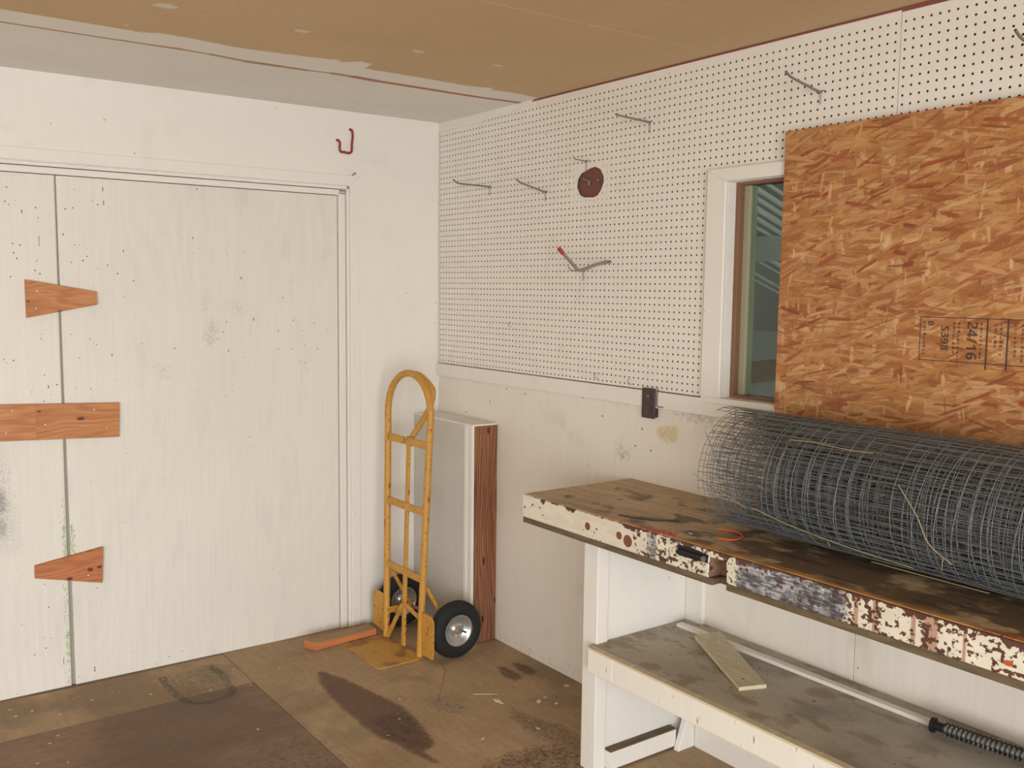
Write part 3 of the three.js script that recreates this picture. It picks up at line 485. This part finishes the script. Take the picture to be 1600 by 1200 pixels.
  part('cleat_top', uvw(box(-0.40, -0.085, 0.0705, 0.0745, 1.737, 1.772, 0.001), 0.5, 0.25), M.brownPly, b);
  part('corner_gusset', uvw(slabXY([[-0.10, 0], [-0.002, 0], [-0.002, 0.2], [-0.03, 0.2]], 1.775, 1.80, 0.002), 2.4), whiteM, b);
  part('skirting', uvw(box(-0.022, -0.0005, 0, 0.10, 1.803, BZ1, 0.002), 2.4), whiteM, b);
}

// loose things on and under the bench
{
  const s = thing('scrap_board', 'short pale board with two nails lying on the bench shelf', 'board', [-0.21, 0.455, 2.11]);
  const pts = [[-0.172, 1.926], [-0.353, 2.276], [-0.266, 2.307], [-0.068, 1.945]];
  const g = slabXY(pts.map(([x, z]) => [x, -z]), 0, 0.0125, 0.001).rotateX(-Math.PI / 2).translate(0, 0.4552, 0);
  { const p = g.attributes.position; for (let i = 0; i < p.count; i++) p.setY(i, p.getY(i) + 0.0002 + 0.0145 * (2.307 - p.getZ(i)) / 0.36); }
  part('board', uvw(g, 0.5, 0.14, true), M.pale, s);
  part('nail', rod([-0.152, 0.46, 2.01], [-0.15, 0.518, 2.008], 0.0019, 6), M.zinc, s);
  part('nail', rod([-0.225, 0.46, 2.16], [-0.224, 0.508, 2.158], 0.0019, 6), M.zinc, s);
  solo('wood_strip', uvw(slabXY([[-0.104, -1.777], [-0.076, -1.775], [-0.072, -2.9], [-0.098, -2.9]], 0, 0.012, 0.001).rotateX(-Math.PI / 2).translate(0, 0.4552, 0), 2.4), M.trim, 'long thin white strip lying along the back of the shelf', 'wood strip');
  const a = V(-0.122, 0.476, 2.748), d = V(0.03, 0.0, 0.26).normalize(), sp = thing('spring_rod', 'black coil spring on a rod with round end cap on the shelf', 'spring', [-0.1, 0.455, 2.87]);
  const at = (t) => [a.x + d.x * t, a.y + d.y * t, a.z + d.z * t];
  part('end_cap', rod(at(0), at(0.009), 0.0205, 20), M.blackMetal, sp);
  part('sleeve', rod(at(0.009), at(0.036), 0.0125, 16), M.blackMetal, sp);
  part('rod', rod(at(0.03), at(0.5), 0.008, 12), std({ color: new THREE.Color(0.45, 0.45, 0.43), metalness: 0.3, roughness: 0.5 }), sp);
  const side = d.clone().cross(V(0, 1, 0)).normalize(), coil = []; for (let i = 0; i <= 37 * 14; i++) { const t = 0.036 + (i / (37 * 14)) * 0.45, w = (i / 14) * Math.PI * 2, q = at(t); coil.push([q[0] + side.x * Math.cos(w) * 0.016, q[1] + Math.sin(w) * 0.016, q[2] + side.z * Math.cos(w) * 0.016]); }
  part('coil', tube(coil, 0.0023, coil.length, 6), M.blackMetal, sp);
  solo('wire_loop', tube([[-0.333, 0.919, 2.151], [-0.318, 0.919, 2.18], [-0.312, 0.919, 2.215], [-0.33, 0.919, 2.248], [-0.362, 0.919, 2.266], [-0.394, 0.919, 2.264], [-0.414, 0.919, 2.232]], 0.0022, 60, 8), std({ color: new THREE.Color(0.75, 0.12, 0.03), roughness: 0.4 }), 'bent loop of orange plastic cord lying on the workbench', 'cord');
  solo('metal_strip', tube([[-0.456, 0.9195, 1.85], [-0.44, 0.9195, 1.90], [-0.415, 0.9195, 1.955], [-0.38, 0.9195, 1.985], [-0.348, 0.9195, 2.008]], 0.0042, 40, 6).applyMatrix4(new THREE.Matrix4().makeTranslation(0, 0.9162 * 0.5, 0).multiply(new THREE.Matrix4().makeScale(1, 0.5, 1))).translate(0, 0.0003, 0), std({ color: new THREE.Color(0.05, 0.048, 0.045), roughness: 0.6 }), 'thin dark curved metal strip lying near the bench corner', 'metal strip');
  solo('paint_chip', new THREE.TetrahedronGeometry(0.009).scale(0.6, 0.2, 1.6).translate(-0.442, 0.919, 2.144), M.trim, 'small white paint chip on the bench edge', 'paint chip');
}

// ---------------------------------------------------------------- strand board standing on the bench
{
  const N = 1536, r = rng(201);
  const osb = tex(N, N, (x, y) => { const n = fbm(x * 0.01, y * 0.02, 4) * 40 - 20; return [168 + n, 118 + n, 70 + n * 0.7]; }, (g) => {
    const pal = [[190, 138, 86], [176, 122, 72], [200, 150, 98], [164, 104, 58], [182, 126, 66], [162, 100, 56], [198, 154, 106], [172, 112, 62], [186, 132, 80], [152, 90, 50]];
    for (let i = 0; i < 8200; i++) {
      const late = i > 5600, x = r() * N, y = r() * N, vert = r() < 0.13, a = vert ? Math.PI / 2 + (r() - 0.5) * 0.5 : (r() - 0.55) * 0.85 - 0.12;
      const L = (vert ? 26 : 40) + r() * (vert ? 50 : 100), W = late ? 4 + r() * 15 : 12 + r() * 26;
      let c = pal[(r() * pal.length) | 0]; if (late && r() < 0.2) c = [126 + r() * 28, 62 + r() * 18, 34 + r() * 8]; if (vert && r() < 0.45) c = [208, 170, 122];
      const j = (r() - 0.5) * 22; g.save(); g.translate(x, y); g.rotate(a); g.globalAlpha = 0.45 + 0.45 * r();
      g.fillStyle = `rgb(${c[0] + j | 0},${c[1] + j | 0},${c[2] + j * 0.8 | 0})`;
      g.beginPath(); g.moveTo(-L / 2 + r() * 8, -W / 2 * r()); g.lineTo(-L / 4, -W / 2); g.lineTo(L / 3, -W / 2 + r() * 4); g.lineTo(L / 2, -W / 2 * (r() - 0.3)); g.lineTo(L / 2 - r() * 14, W / 2 * r()); g.lineTo(L / 4, W / 2); g.lineTo(-L / 3, W / 2 - r() * 4); g.lineTo(-L / 2, W / 2 * r()); g.closePath(); g.fill();
      g.globalAlpha = 0.22; g.strokeStyle = r() < 0.5 ? '#7a4a26' : '#dcb27a'; g.lineWidth = 0.9;
      for (let k = 0; k < 4; k++) { const yy = (r() - 0.5) * W * 0.8; g.beginPath(); g.moveTo(-L * 0.4, yy); g.lineTo(L * 0.4, yy + (r() - 0.5) * 3); g.stroke(); }
      g.globalAlpha = 0.3; g.strokeStyle = '#5a3218'; g.lineWidth = 1.1; g.beginPath(); g.moveTo(-L / 3, W / 2 - 1); g.lineTo(L / 2 - 8, W / 2 * 0.8); g.stroke();
      g.restore();
    }
    g.globalAlpha = 1;
    // grade stamp, printed sideways
    const S = N / 1.22, X = (z) => (z - 2.11) * S, Y = (y) => (2.136 - y) * S, ink = 'rgba(40,30,36,0.72)';
    g.strokeStyle = ink; g.fillStyle = ink; g.lineWidth = 3;
    g.strokeRect(X(2.599), Y(1.573), X(3.10) - X(2.599), Y(1.455) - Y(1.573));
    g.lineWidth = 6; for (const z of [2.788, 2.842]) { g.beginPath(); g.moveTo(X(z), Y(1.573)); g.lineTo(X(z), Y(1.44)); g.stroke(); }
    const word = (t, z, y, s, f = 'bold') => { g.save(); g.translate(X(z), Y(y)); g.rotate(Math.PI / 2); g.font = `${f} ${s}px sans-serif`; g.fillText(t, 0, 0); g.restore(); };
    word('24/16', 2.733, 1.566, 50); word('S398', 2.66, 1.552, 40); word('B', 2.622, 1.564, 30);
    for (const [z, n] of [[2.612, 9], [2.697, 8], [2.71, 10], [2.772, 9], [2.81, 6], [2.825, 8], [2.862, 8], [2.88, 9]]) for (let k = 0; k < n; k++) { g.globalAlpha = 0.5 + 0.4 * r(); g.fillRect(X(z) - 4, Y(1.562 - k * 0.011) , 5 + r() * 5, 5 + r() * 6); }
    g.globalAlpha = 1;
  });
  const g = box(-0.0115, 0, 0, 1.22, 2.112, 3.33, 0.0012);
  uvp(g, 'z', 2.112, 3.332, 'y', 0, 1.22);
  g.rotateZ(-0.004).translate(-0.0265, BY + 0.0003, 0);
  solo('strand_board', g, std({ map: osb, color: new THREE.Color(0.94, 0.95, 0.96), bumpMap: osb, bumpScale: 0.0012, roughness: 0.6 }), 'square orange-brown strand board standing on the workbench over the window', 'wood panel');
}

// ---------------------------------------------------------------- roll of wire fencing on the bench
{
  const R1 = 0.181, R0 = 0.05, TURNS = 24, cx = -0.222, cy = BY + R1 + 0.0025, Z0 = 2.095, LEN = 1.69, r = rng(301);
  const roll = thing('wire_fence_roll', 'large loose roll of grey welded wire fencing on the workbench', 'wire roll', [cx, BY, 2.8]);
  const wireM = std({ color: new THREE.Color(0.2, 0.213, 0.217), metalness: 0.3, roughness: 0.55 });
  const rust = std({ color: new THREE.Color(0.13, 0.10, 0.08), metalness: 0.3, roughness: 0.75 });
  // radius and sideways shift (the roll has slid out like a telescope) at turn t 0..1
  const rad = (t, th, z) => { const k = R0 + (R1 - R0) * t; return k * (1 + 0.018 * Math.sin(3 * th + 9 * t) * (t < 0.97 ? 1 : 0.2)) - 0.004 * vn(th * 2 + t * 50, z * 6); };
  const shift = (t) => 0.035 + 0.22 * Math.pow(1 - t, 1.15) - 0.045 * sm(0.95, 1, t);
  const P = (t, th, z) => { const k = Math.min(R1, rad(t, th, z)); const zz = z + shift(t); return [cx + k * Math.cos(th), cy + k * Math.sin(th), zz]; };
  function wire(pts, wr, sides = 3) {                                          // light tube: `sides`-gon along a polyline
    const n = pts.length, pos = new Float32Array(n * sides * 3), idx = []; let up = V(0.3, 0.8, 0.5);
    for (let i = 0; i < n; i++) {
      const a = pts[Math.max(0, i - 1)], b = pts[Math.min(n - 1, i + 1)], d = V(b[0] - a[0], b[1] - a[1], b[2] - a[2]).normalize();
      const u = up.clone().sub(d.clone().multiplyScalar(up.dot(d))).normalize(); up = u; const w = d.clone().cross(u);
      for (let k = 0; k < sides; k++) { const q = (k / sides) * 6.2832, c = Math.cos(q) * wr, s = Math.sin(q) * wr, o = (i * sides + k) * 3; pos[o] = pts[i][0] + u.x * c + w.x * s; pos[o + 1] = pts[i][1] + u.y * c + w.y * s; pos[o + 2] = pts[i][2] + u.z * c + w.z * s; }
      if (i) for (let k = 0; k < sides; k++) { const p0 = (i - 1) * sides + k, p1 = (i - 1) * sides + ((k + 1) % sides), p2 = i * sides + k, p3 = i * sides + ((k + 1) % sides); idx.push(p0, p1, p2, p1, p3, p2); }
    }
    const g = new THREE.BufferGeometry(); g.setAttribute('position', new THREE.BufferAttribute(pos, 3)); g.setIndex(idx); g.computeVertexNormals(); g.setAttribute('uv', new THREE.BufferAttribute(new Float32Array(n * sides * 2), 2)); return g;
  }
  // wires running round and round: one continuous spiral for each station along the roll
  const ST = 30;
  for (let s = 0; s < ST; s++) {
    const zs = Z0 + (s / (ST - 1)) * LEN + (s && s < ST - 1 ? (r() - 0.5) * 0.03 : 0), pts = [], nn = TURNS * 34, ph = r() * 6;
    for (let i = 0; i <= nn; i++) { const t = i / nn, th = t * TURNS * 6.2832 + 1.9, z = zs + (s ? 1 : 0.2) * (0.012 * Math.sin(th * 0.37 + ph) + 0.012 * (vn(th * 0.7 + s * 9, s) - 0.5)); pts.push(P(t, th, z)); }
    part('line_wire', wire(pts, 0.00105), s % 7 === 3 ? rust : wireM, roll);
  }
  // cross wires along the roll; the outer turns one by one, the rest joined
  const inner = []; let len = 0, t = 0; const dt = 0.00002; const stays = []; let next = 0;
  for (let k = 0; k < 50000; k++) { t = k * dt; len += (R0 + (R1 - R0) * t) * TURNS * 6.2832 * dt; if (len > next) { stays.push(t); next += 0.024 * (0.8 + 0.4 * r()); } }
  stays.forEach((tt) => {
    const th = tt * TURNS * 6.2832 + 1.9, pts = [], nn = 26, a = (r() - 0.5) * 0.10;
    for (let i = 0; i <= nn; i++) { const z = Z0 + (i / nn) * LEN; pts.push(P(tt, th + a * Math.sin(i * 0.35 + tt * 40) + 0.05 * (vn(i * 0.8, tt * 300) - 0.5), z)); }
    const g = wire(pts, 0.00105);
    if (tt > 0.90) part('cross_wire', g, r() < 0.15 ? rust : wireM, roll); else inner.push(g);
  });
  const st = part('inner_cross_wires', mergeGeometries(inner), wireM, roll); st.userData.kind = 'stuff';
  // loose bent ends at the open end of the roll
  for (const [ths, b] of [[[2.4, 2.9, 3.3], 0.02], [[1.5, 2.2, 3.0], 0.035], [[3.2, 3.7, 4.2], 0.03]]) part('loose_end', wire(ths.map((th, i) => { const k = R1 - 0.01 - i * b; return [cx + k * Math.cos(th), cy + k * Math.sin(th), Z0 + 0.01 + i * 0.07]; }), 0.00105), wireM, roll);
  // dry stalks caught in the fencing
  const straw = std({ color: new THREE.Color(0.36, 0.27, 0.13), roughness: 0.8 });
  const S = (th, z, o = 0.003) => [cx + (R1 + o) * Math.cos(th), cy + (R1 + o) * Math.sin(th), z];
  const labs = ['long dry grass stalk running slantwise along the side of the wire roll', 'straight dry stalk lying along the upper side of the wire roll', 'straight dry stalk along the foot of the wire roll', 'crooked dry stalk bent down across the wire roll', 'tiny dry stalk crossing the long slanting stalk', 'short dry stalk at the start of the long slanting stalk', 'short pale stub hanging under the crooked stalk'];
  [[[3.55, 2.33], [3.72, 2.45], [3.86, 2.58], [3.96, 2.7], [4.02, 2.8]], [[2.35, 2.42], [2.33, 2.5], [2.36, 2.6], [2.35, 2.68]], [[4.25, 2.66], [4.27, 2.76], [4.29, 2.88], [4.3, 2.97]], [[2.75, 2.78], [3.1, 2.84], [3.45, 2.87], [3.7, 2.92]], [[3.9, 2.56], [4.03, 2.555]], [[3.35, 2.2], [3.5, 2.27], [3.58, 2.31]], [[3.62, 2.9], [3.86, 2.885]]].forEach((q, i) => solo('grass_stalk', tube(q.map(([a, z]) => S(a, z)), 0.0013, 24, 5), straw, labs[i], 'grass stalk', 'dry stalks in the wire roll'));
}

// ---------------------------------------------------------------- hand truck
{
  const yTex = tex(512, 512, (x, y) => { const n = fbm(x / 40, y / 40, 4), f = fbm(x / 5, y / 5, 3) - 0.5; let c = mix3([202, 150, 54], [184, 134, 58], n); c = [c[0] + f * 18, c[1] + f * 18, c[2] + f * 12]; const k = sm(0.66, 0.76, fbm(x / 14 + 9, y / 14 + 4, 4)); return mix3(c, [112, 62, 30], k * 0.7); });
  const Y = std({ map: yTex, roughness: 0.5 });
  const plateTex = tex(512, 512, (x, y) => { const n = fbm(x / 90 + 3, y / 90, 5), f = fbm(x / 6, y / 6, 3) - 0.5; let c = [186 + f * 26, 142 + f * 24, 66 + f * 14]; c = mix3(c, [128, 88, 58], sm(0.48, 0.66, n) * 0.7); return c; });
  const U = (g) => uvw(g, 0.4);
  const h = thing('hand_truck', 'yellow two-wheeled hand truck standing by the corner', 'hand truck', [-0.37, 0, 0.37]);
  const px = (y) => -0.41 + 0.035 * y, zc = (y) => 0.363 - 0.012 * y, hw = (y) => 0.153 + 0.034 * y;
  const pt = (y, s, o = 0) => [px(y) + o, y, zc(y) + s * hw(y)];
  // side rails and top hoop: one bent tube
  const path = []; for (const y of [0.004, 0.2, 0.4, 0.6, 0.8, 1.0]) path.push(pt(y, -1));
  for (let k = 0; k <= 14; k++) { const a = Math.PI - (k / 14) * Math.PI, y = 1.08 + 0.175 * Math.sin(a); path.push([px(y), y, zc(1.08) + Math.cos(a) * hw(1.08)]); }
  for (const y of [1.0, 0.8, 0.6, 0.4, 0.2, 0.004]) path.push(pt(y, 1));
  const hoop = new THREE.TubeGeometry(new THREE.CatmullRomCurve3(path.map((q) => V(...q)), false, 'centripetal'), 160, 0.0155, 12, false);
  part('frame_hoop', U(hoop), Y, h);
  // grip bent back from the top of the hoop to the spine
  const top = 1.255, gp = [[px(top) + 0.004, top + 0.001, 0.352], [px(top) + 0.05, top - 0.012, 0.352], [px(top) + 0.095, top - 0.05, 0.352], [px(1.2) + 0.122, 1.165, 0.352], [px(1.1) + 0.112, 1.10, 0.352], [px(1.05) + 0.075, 1.04, 0.352], [px(0.97) + 0.02, 0.965, 0.352]];
  part('rear_grip', U(tube(gp, 0.0135, 60, 10)), Y, h);
  part('spine', U(bar([px(0.005), 0.008, 0.37], [px(0.97) + 0.004, 0.97, 0.353], 0.026, 0.012)), Y, h);
  for (const y of [0.948, 0.652, 0.352]) part('rung', U(bar(pt(y, -0.97, -0.004), pt(y + 0.002, 0.97, -0.004), 0.034, 0.011, [0, 1, 0])), Y, h);
  part('toe_brace', U(bar([px(0.01) - 0.008, 0.012, 0.235], [px(0.2) - 0.006, 0.20, 0.362], 0.021, 0.009, [0, 1, -1])), Y, h);
  part('toe_brace', U(bar([px(0.2) - 0.004, 0.205, 0.375], [px(0.18), 0.175, 0.505], 0.021, 0.009, [0, 1, 0])), Y, h);
  for (const s of [-1, 1]) part('axle_brace', U(rod(pt(0.335, s * 0.94, 0.01), [-0.283, 0.145, 0.363 + s * 0.16], 0.009, 10)), Y, h);
  part('axle', rod([-0.279, 0.1305, 0.075], [-0.279, 0.1305, 0.648], 0.008, 12), M.zinc, h);
  for (const z of [0.215, 0.512]) part('axle_bracket', U(bar([-0.41, 0.13, z], [-0.268, 0.13, z], 0.03, 0.006, [0, 1, 0])), Y, h);
  const guard = (z0, z1, s) => { const c = s * 0.022, q = s > 0 ? [[z0, 0.018], [z1 - 0.008, 0.022], [z1, 0.06], [z1, 0.195], [z1 - 0.02, 0.212], [z0, 0.214]] : [[z1, 0.018], [z0, 0.03], [z0, 0.165], [z0 + 0.022, 0.205], [z1, 0.2]]; return U(slabZY(q, -0.412, -0.406, 0.001)); };
  part('wheel_guard', guard(0.515, 0.635, 1), Y, h); part('wheel_guard', guard(0.075, 0.205, -1), Y, h);
  // toe plate with rounded corners
  { const sh = new THREE.Shape(), x0 = -0.632, x1 = -0.405, z0 = 0.19, z1 = 0.545, r = 0.035; sh.moveTo(x1, -z0); sh.lineTo(x0 + r, -z0); sh.quadraticCurveTo(x0, -z0, x0, -z0 - r); sh.lineTo(x0, -z1 + r); sh.quadraticCurveTo(x0, -z1, x0 + r, -z1); sh.lineTo(x1, -z1); sh.closePath();
    const g = new THREE.ExtrudeGeometry(sh, { depth: 0.004, bevelEnabled: true, bevelSize: 0.001, bevelThickness: 0.001, bevelSegments: 1 }).rotateX(-Math.PI / 2).translate(0, 0.0015, 0);
    const p = part('toe_plate', uvw(g, 0.36), std({ map: plateTex, roughness: 0.6 }), h); p.userData.label = 'worn yellow and rusty toe plate'; }
  // wheels
  const prof = []; const RT = 0.0925, rt = 0.0365; prof.push(new THREE.Vector2(0.068, -0.024)); for (let k = 0; k <= 22; k++) { const a = -2.35 + (k / 22) * 4.7; let rr = RT + rt * Math.cos(a); if (Math.abs(a) < 0.75) rr -= (k % 2) * 0.0012; prof.push(new THREE.Vector2(rr, 0.036 * Math.sin(a) * 1.02)); } prof.push(new THREE.Vector2(0.068, 0.024));
  const tyre = new THREE.LatheGeometry(prof, 48).rotateX(Math.PI / 2);
  const rim = new THREE.LatheGeometry([[0.0, 0.012], [0.016, 0.012], [0.018, 0.004], [0.030, 0.002], [0.040, 0.007], [0.052, 0.012], [0.062, 0.026], [0.0715, 0.0295], [0.0715, 0.022], [0.062, 0], [0.0715, -0.022], [0.0715, -0.0295], [0.062, -0.026], [0.052, -0.012], [0.04, -0.007], [0.03, -0.002], [0.018, -0.004], [0.016, -0.012], [0, -0.012]].map((q) => new THREE.Vector2(...q)), 40).rotateX(Math.PI / 2);
  const rimM = std({ color: new THREE.Color(0.55, 0.56, 0.55), metalness: 0.85, roughness: 0.34 });
  for (const z of [0.606, 0.118]) {
    const w = part('wheel', tyre.clone().translate(-0.279, 0.1305, z), M.rubber, h);
    const rm = part('rim', rim.clone().translate(-0.279, 0.1305, z), rimM, w); rm.userData.label = 'galvanised steel rim';
    part('hub_nut', rod([-0.279, 0.1305, z + 0.01], [-0.279, 0.1305, z + 0.03], 0.0115, 6), std({ color: new THREE.Color(0.55, 0.28, 0.08), metalness: 0.4, roughness: 0.5 }), w);
    part('valve', rod([-0.25, 0.118, z + 0.008], [-0.239, 0.113, z + 0.026], 0.0035, 8), M.rubber, w);
    for (const a of [0.6, 2.7, 4.8]) part('rim_bolt', new THREE.SphereGeometry(0.004, 8, 6).translate(-0.279 + 0.03 * Math.cos(a), 0.1305 + 0.03 * Math.sin(a), z + 0.005), M.steel, w);
  }
}
// offcut of lumber behind the toe plate
{
  const lt = tex(512, 256, (x, y) => { const u = x / 512, v = y / 128, w = fbm(u * 3 + 4, v * 4, 3), f = fbm(u * 8, v * 70, 3) - 0.5; const c = y < 128 ? mix3([178, 102, 56], [202, 128, 76], w) : mix3([148, 120, 88], [170, 142, 108], w); return [c[0] + f * 26, c[1] + f * 24, c[2] + f * 20]; });
  const g = slabXY([[-0.785, -0.118], [-0.764, -0.185], [-0.44, -0.165], [-0.44, -0.085]], 0, 0.034, 0.0015).rotateX(-Math.PI / 2).translate(0, 0.0003, 0), p = g.attributes.position, n = g.attributes.normal, uv = g.attributes.uv;
  for (let i = 0; i < p.count; i++) { const top = n.getY(i) > 0.5; uv.setXY(i, (p.getX(i) + 0.8) / 0.4, top ? 0.02 + (p.getZ(i) - 0.05) / 0.15 * 0.46 : 0.52 + p.getY(i) / 0.04 * 0.46); }
  solo('lumber_offcut', g, std({ map: lt, roughness: 0.75 }), 'reddish lumber offcut on the floor beside the hand truck', 'lumber');   // sawn edges bright, top face weathered
}

// boxed column in the corner
{
  const c = thing('corner_box', 'tall narrow white box with a bare wood end in the corner', 'wooden box', [-0.07, 0, 0.26]);
  const grey = std({ map: tex(512, 1024, paintPx([196, 191, 181], 1.02 / 1024, 63, 7, 8), (g) => { specksIn(g, 512, 1024, 40, 64, 1.6); }), roughness: 0.7 });
  part('side_panel', uvw(slabXY([[-0.14, 0.002], [-0.127, 0.002], [-0.127, 1.016], [-0.14, 1.016]], 0.004, 0.455, 0.001), 1.02), grey, c);
  part('edge_strip', uvw(box(-0.142, -0.127, 0.002, 1.016, 0.456, 0.478, 0.002), 2.4), M.trim, c);
  part('edge_strip', uvw(box(-0.138, -0.127, 0.002, 1.016, 0.479, 0.50, 0.002), 2.4), M.wall, c);
  part('edge_strip', uvw(box(-0.1405, -0.127, 0.002, 1.016, 0.501, 0.519, 0.002), 2.4), M.trim, c);
  part('wood_end', uvp(box(-0.1265, -0.002, 0.002, 1.016, 0.482, 0.52, 0.002), 'x', -0.1265, -0.002, 'y', 0, 1.016), M.post, c);
  part('top_board', uvw(box(-0.141, -0.002, 1.0165, 1.024, 0.004, 0.5215, 0.001), 1.2), M.wall, c);
}

// ---------------------------------------------------------------- things on the walls
{
  const hookM = std({ color: new THREE.Color(0.26, 0.25, 0.2), metalness: 0.6, roughness: 0.5 });
  const hook = (label, y, z, L, dy, tip, rr = 0.0038) => {
    const h = thing('peg_hook', label, 'peg hook', [0, y, z], 'wire hooks in the pegboard');
    part('arm', tube([[0.004, y + 0.001, z], [-0.008, y, z], [-L * 0.5, y + dy * 0.45, z], [-L * 0.86, y + dy * 0.85, z], [-L, y + dy + tip, z]], rr, 40, 8, 0.3), hookM, h);
    part('clip', merge([rod([-0.004, y, z - 0.013], [-0.004, y + 0.002, z + 0.014], 0.0022, 6), rod([-0.003, y, z - 0.003], [-0.003, y - 0.038, z - 0.003], 0.0008, 6), rod([-0.003, y, z + 0.003], [-0.003, y - 0.038, z + 0.003], 0.0008, 6)]), hookM, h);
  };
  hook('long level wire hook in the pegboard nearest the corner', 2.098, 0.441, 0.2, 0.004, 0.014);
  hook('upward-slanting wire hook in the pegboard between corner and cut-out', 2.045, 0.854, 0.155, 0.034, 0.006);
  hook('short bent wire hook in the pegboard just above the cut-out', 2.146, 1.116, 0.07, 0.004, 0.01, 0.002);
  hook('level wire hook in the pegboard up between cut-out and window', 2.252, 1.471, 0.17, 0.008, 0.002);
  hook('upward-slanting wire hook in the pegboard above the window', 2.246, 2.213, 0.17, 0.03, 0.008);
  hook('wire hook in the pegboard above the strand board', 2.215, 2.90, 0.2, 0.035, 0.008);
  hook('small wire hook under the red-tipped tool hook', 1.711, 1.109, 0.08, 0.004, 0.012, 0.002);
  const t = thing('tool_hook', 'bent metal tool hook with a red tip on the pegboard', 'tool hook', [0, 1.74, 1.255]);
  part('arm', tube([[-0.002, 1.746, 1.255], [-0.06, 1.734, 1.255], [-0.12, 1.716, 1.255], [-0.15, 1.712, 1.255], [-0.18, 1.735, 1.255], [-0.24, 1.784, 1.255]], 0.0065, 60, 10), std({ color: new THREE.Color(0.3, 0.28, 0.22), metalness: 0.5, roughness: 0.5 }), t);
  part('tip', rod([-0.226, 1.772, 1.255], [-0.247, 1.79, 1.255], 0.0082, 10), std({ color: new THREE.Color(0.4, 0.04, 0.03), roughness: 0.5 }), t);
  part('bracket', box(-0.004, -0.0005, 1.742, 1.752, 1.235, 1.275), M.zinc, t);
  for (const [y, z, lab] of [[1.479, 0.61, 'tiny wire bent in the lower pegboard near the corner'], [1.295, 1.2, 'tiny curled wire low in the pegboard'], [1.288, 1.396, 'tiny zigzag wire low in the pegboard by the outlet']])
    solo('wire_scrap', tube([[-0.003, y + 0.012, z + 0.004], [-0.012, y + 0.004, z], [-0.012, y - 0.006, z + 0.004], [-0.002, y - 0.01, z + 0.012]], 0.0013, 24, 5), hookM, lab, 'wire scrap');
  // red hook beside the door
  const rh = [[-0.488, 2.357], [-0.476, 2.354], [-0.472, 2.337], [-0.476, 2.29], [-0.479, 2.257], [-0.489, 2.25], [-0.515, 2.2515], [-0.533, 2.253], [-0.5375, 2.266], [-0.537, 2.292], [-0.543, 2.301], [-0.553, 2.304]];
  solo('wall_hook', new THREE.TubeGeometry(new THREE.CatmullRomCurve3(rh.map(([x, y]) => V(x, y, 0.0065)), false, 'centripetal'), 90, 0.0055, 10), std({ color: new THREE.Color(0.28, 0.02, 0.02), roughness: 0.45 }), 'red square-bent wire hook on the wall above the door', 'wall hook');
  solo('nail', merge([rod([-0.473, 2.15, 0.0005], [-0.468, 2.158, 0.02], 0.003, 6), rod([-0.468, 2.158, 0.02], [-0.4675, 2.159, 0.0215], 0.006, 8)]), M.zinc, 'bent nail at the corner of the door casing', 'nail');
  // outlet
  const o = thing('power_outlet', 'dark brown power outlet plate on the right wall', 'outlet', [0, 1.163, 1.52]);
  const brown = std({ color: new THREE.Color(0.045, 0.024, 0.022), roughness: 0.35 });
  part('cover_plate', box(-0.023, -0.016, 1.163, 1.276, 1.486, 1.556, 0.003), brown, o);
  part('wall_box', box(-0.016, 0, 1.168, 1.204, 1.49, 1.552), brown, o);
  for (const y of [1.242, 1.196]) { const s = part('socket', new THREE.CylinderGeometry(0.0165, 0.0165, 0.003, 24).rotateZ(Math.PI / 2).translate(-0.0238, y, 1.521), std({ color: new THREE.Color(0.07, 0.04, 0.034), roughness: 0.4 }), o); part('slot', merge([box(-0.0256, -0.025, y - 0.004, y + 0.005, 1.5135, 1.5155), box(-0.0256, -0.025, y - 0.004, y + 0.005, 1.5265, 1.5285)]), M.rubber, s); }
  part('screw', new THREE.SphereGeometry(0.0035, 8, 6).translate(-0.024, 1.2475, 1.5215), M.steel, o);
  solo('outlet_wire', tube([[-0.018, 1.279, 1.565], [-0.021, 1.262, 1.567], [-0.0195, 1.235, 1.563], [-0.0195, 1.212, 1.566], [-0.0195, 1.2115, 1.583], [-0.0195, 1.2115, 1.597]], 0.0016, 40, 6), M.blackMetal, 'thin black wire hanging beside the power outlet', 'wire');
}
// crumbs and straw on the floor
{
  const r = rng(401), L = [];
  for (const [x, z] of [[-0.385, 1.074], [-0.388, 1.115], [-0.211, 1.17], [-0.068, 1.132], [-0.258, 1.189], [-0.21, 1.241], [-0.62, 1.324], [-0.403, 1.372], [-0.39, 1.09]]) { const s = 0.006 + r() * 0.008; L.push(new THREE.IcosahedronGeometry(s, 0).scale(1 + r(), 0.35, 0.6 + r()).rotateY(r() * 6).translate(x, s * 0.35, z)); }
  L.push(rod([-0.433, 0.0025, 0.981], [-0.353, 0.0025, 1.036], 0.0018, 5));
  const g = merge(L), m = shadowed(new THREE.Mesh(g, std({ color: new THREE.Color(0.55, 0.48, 0.33), roughness: 0.9 }))); m.name = 'floor_crumbs'; scene.add(m); tag(m, 'pale crumbs and straw scattered on the plywood floor', 'crumbs'); m.userData.kind = 'stuff';
}
scene.traverse((o) => { delete o._b; });
renderer.render(scene, camera);
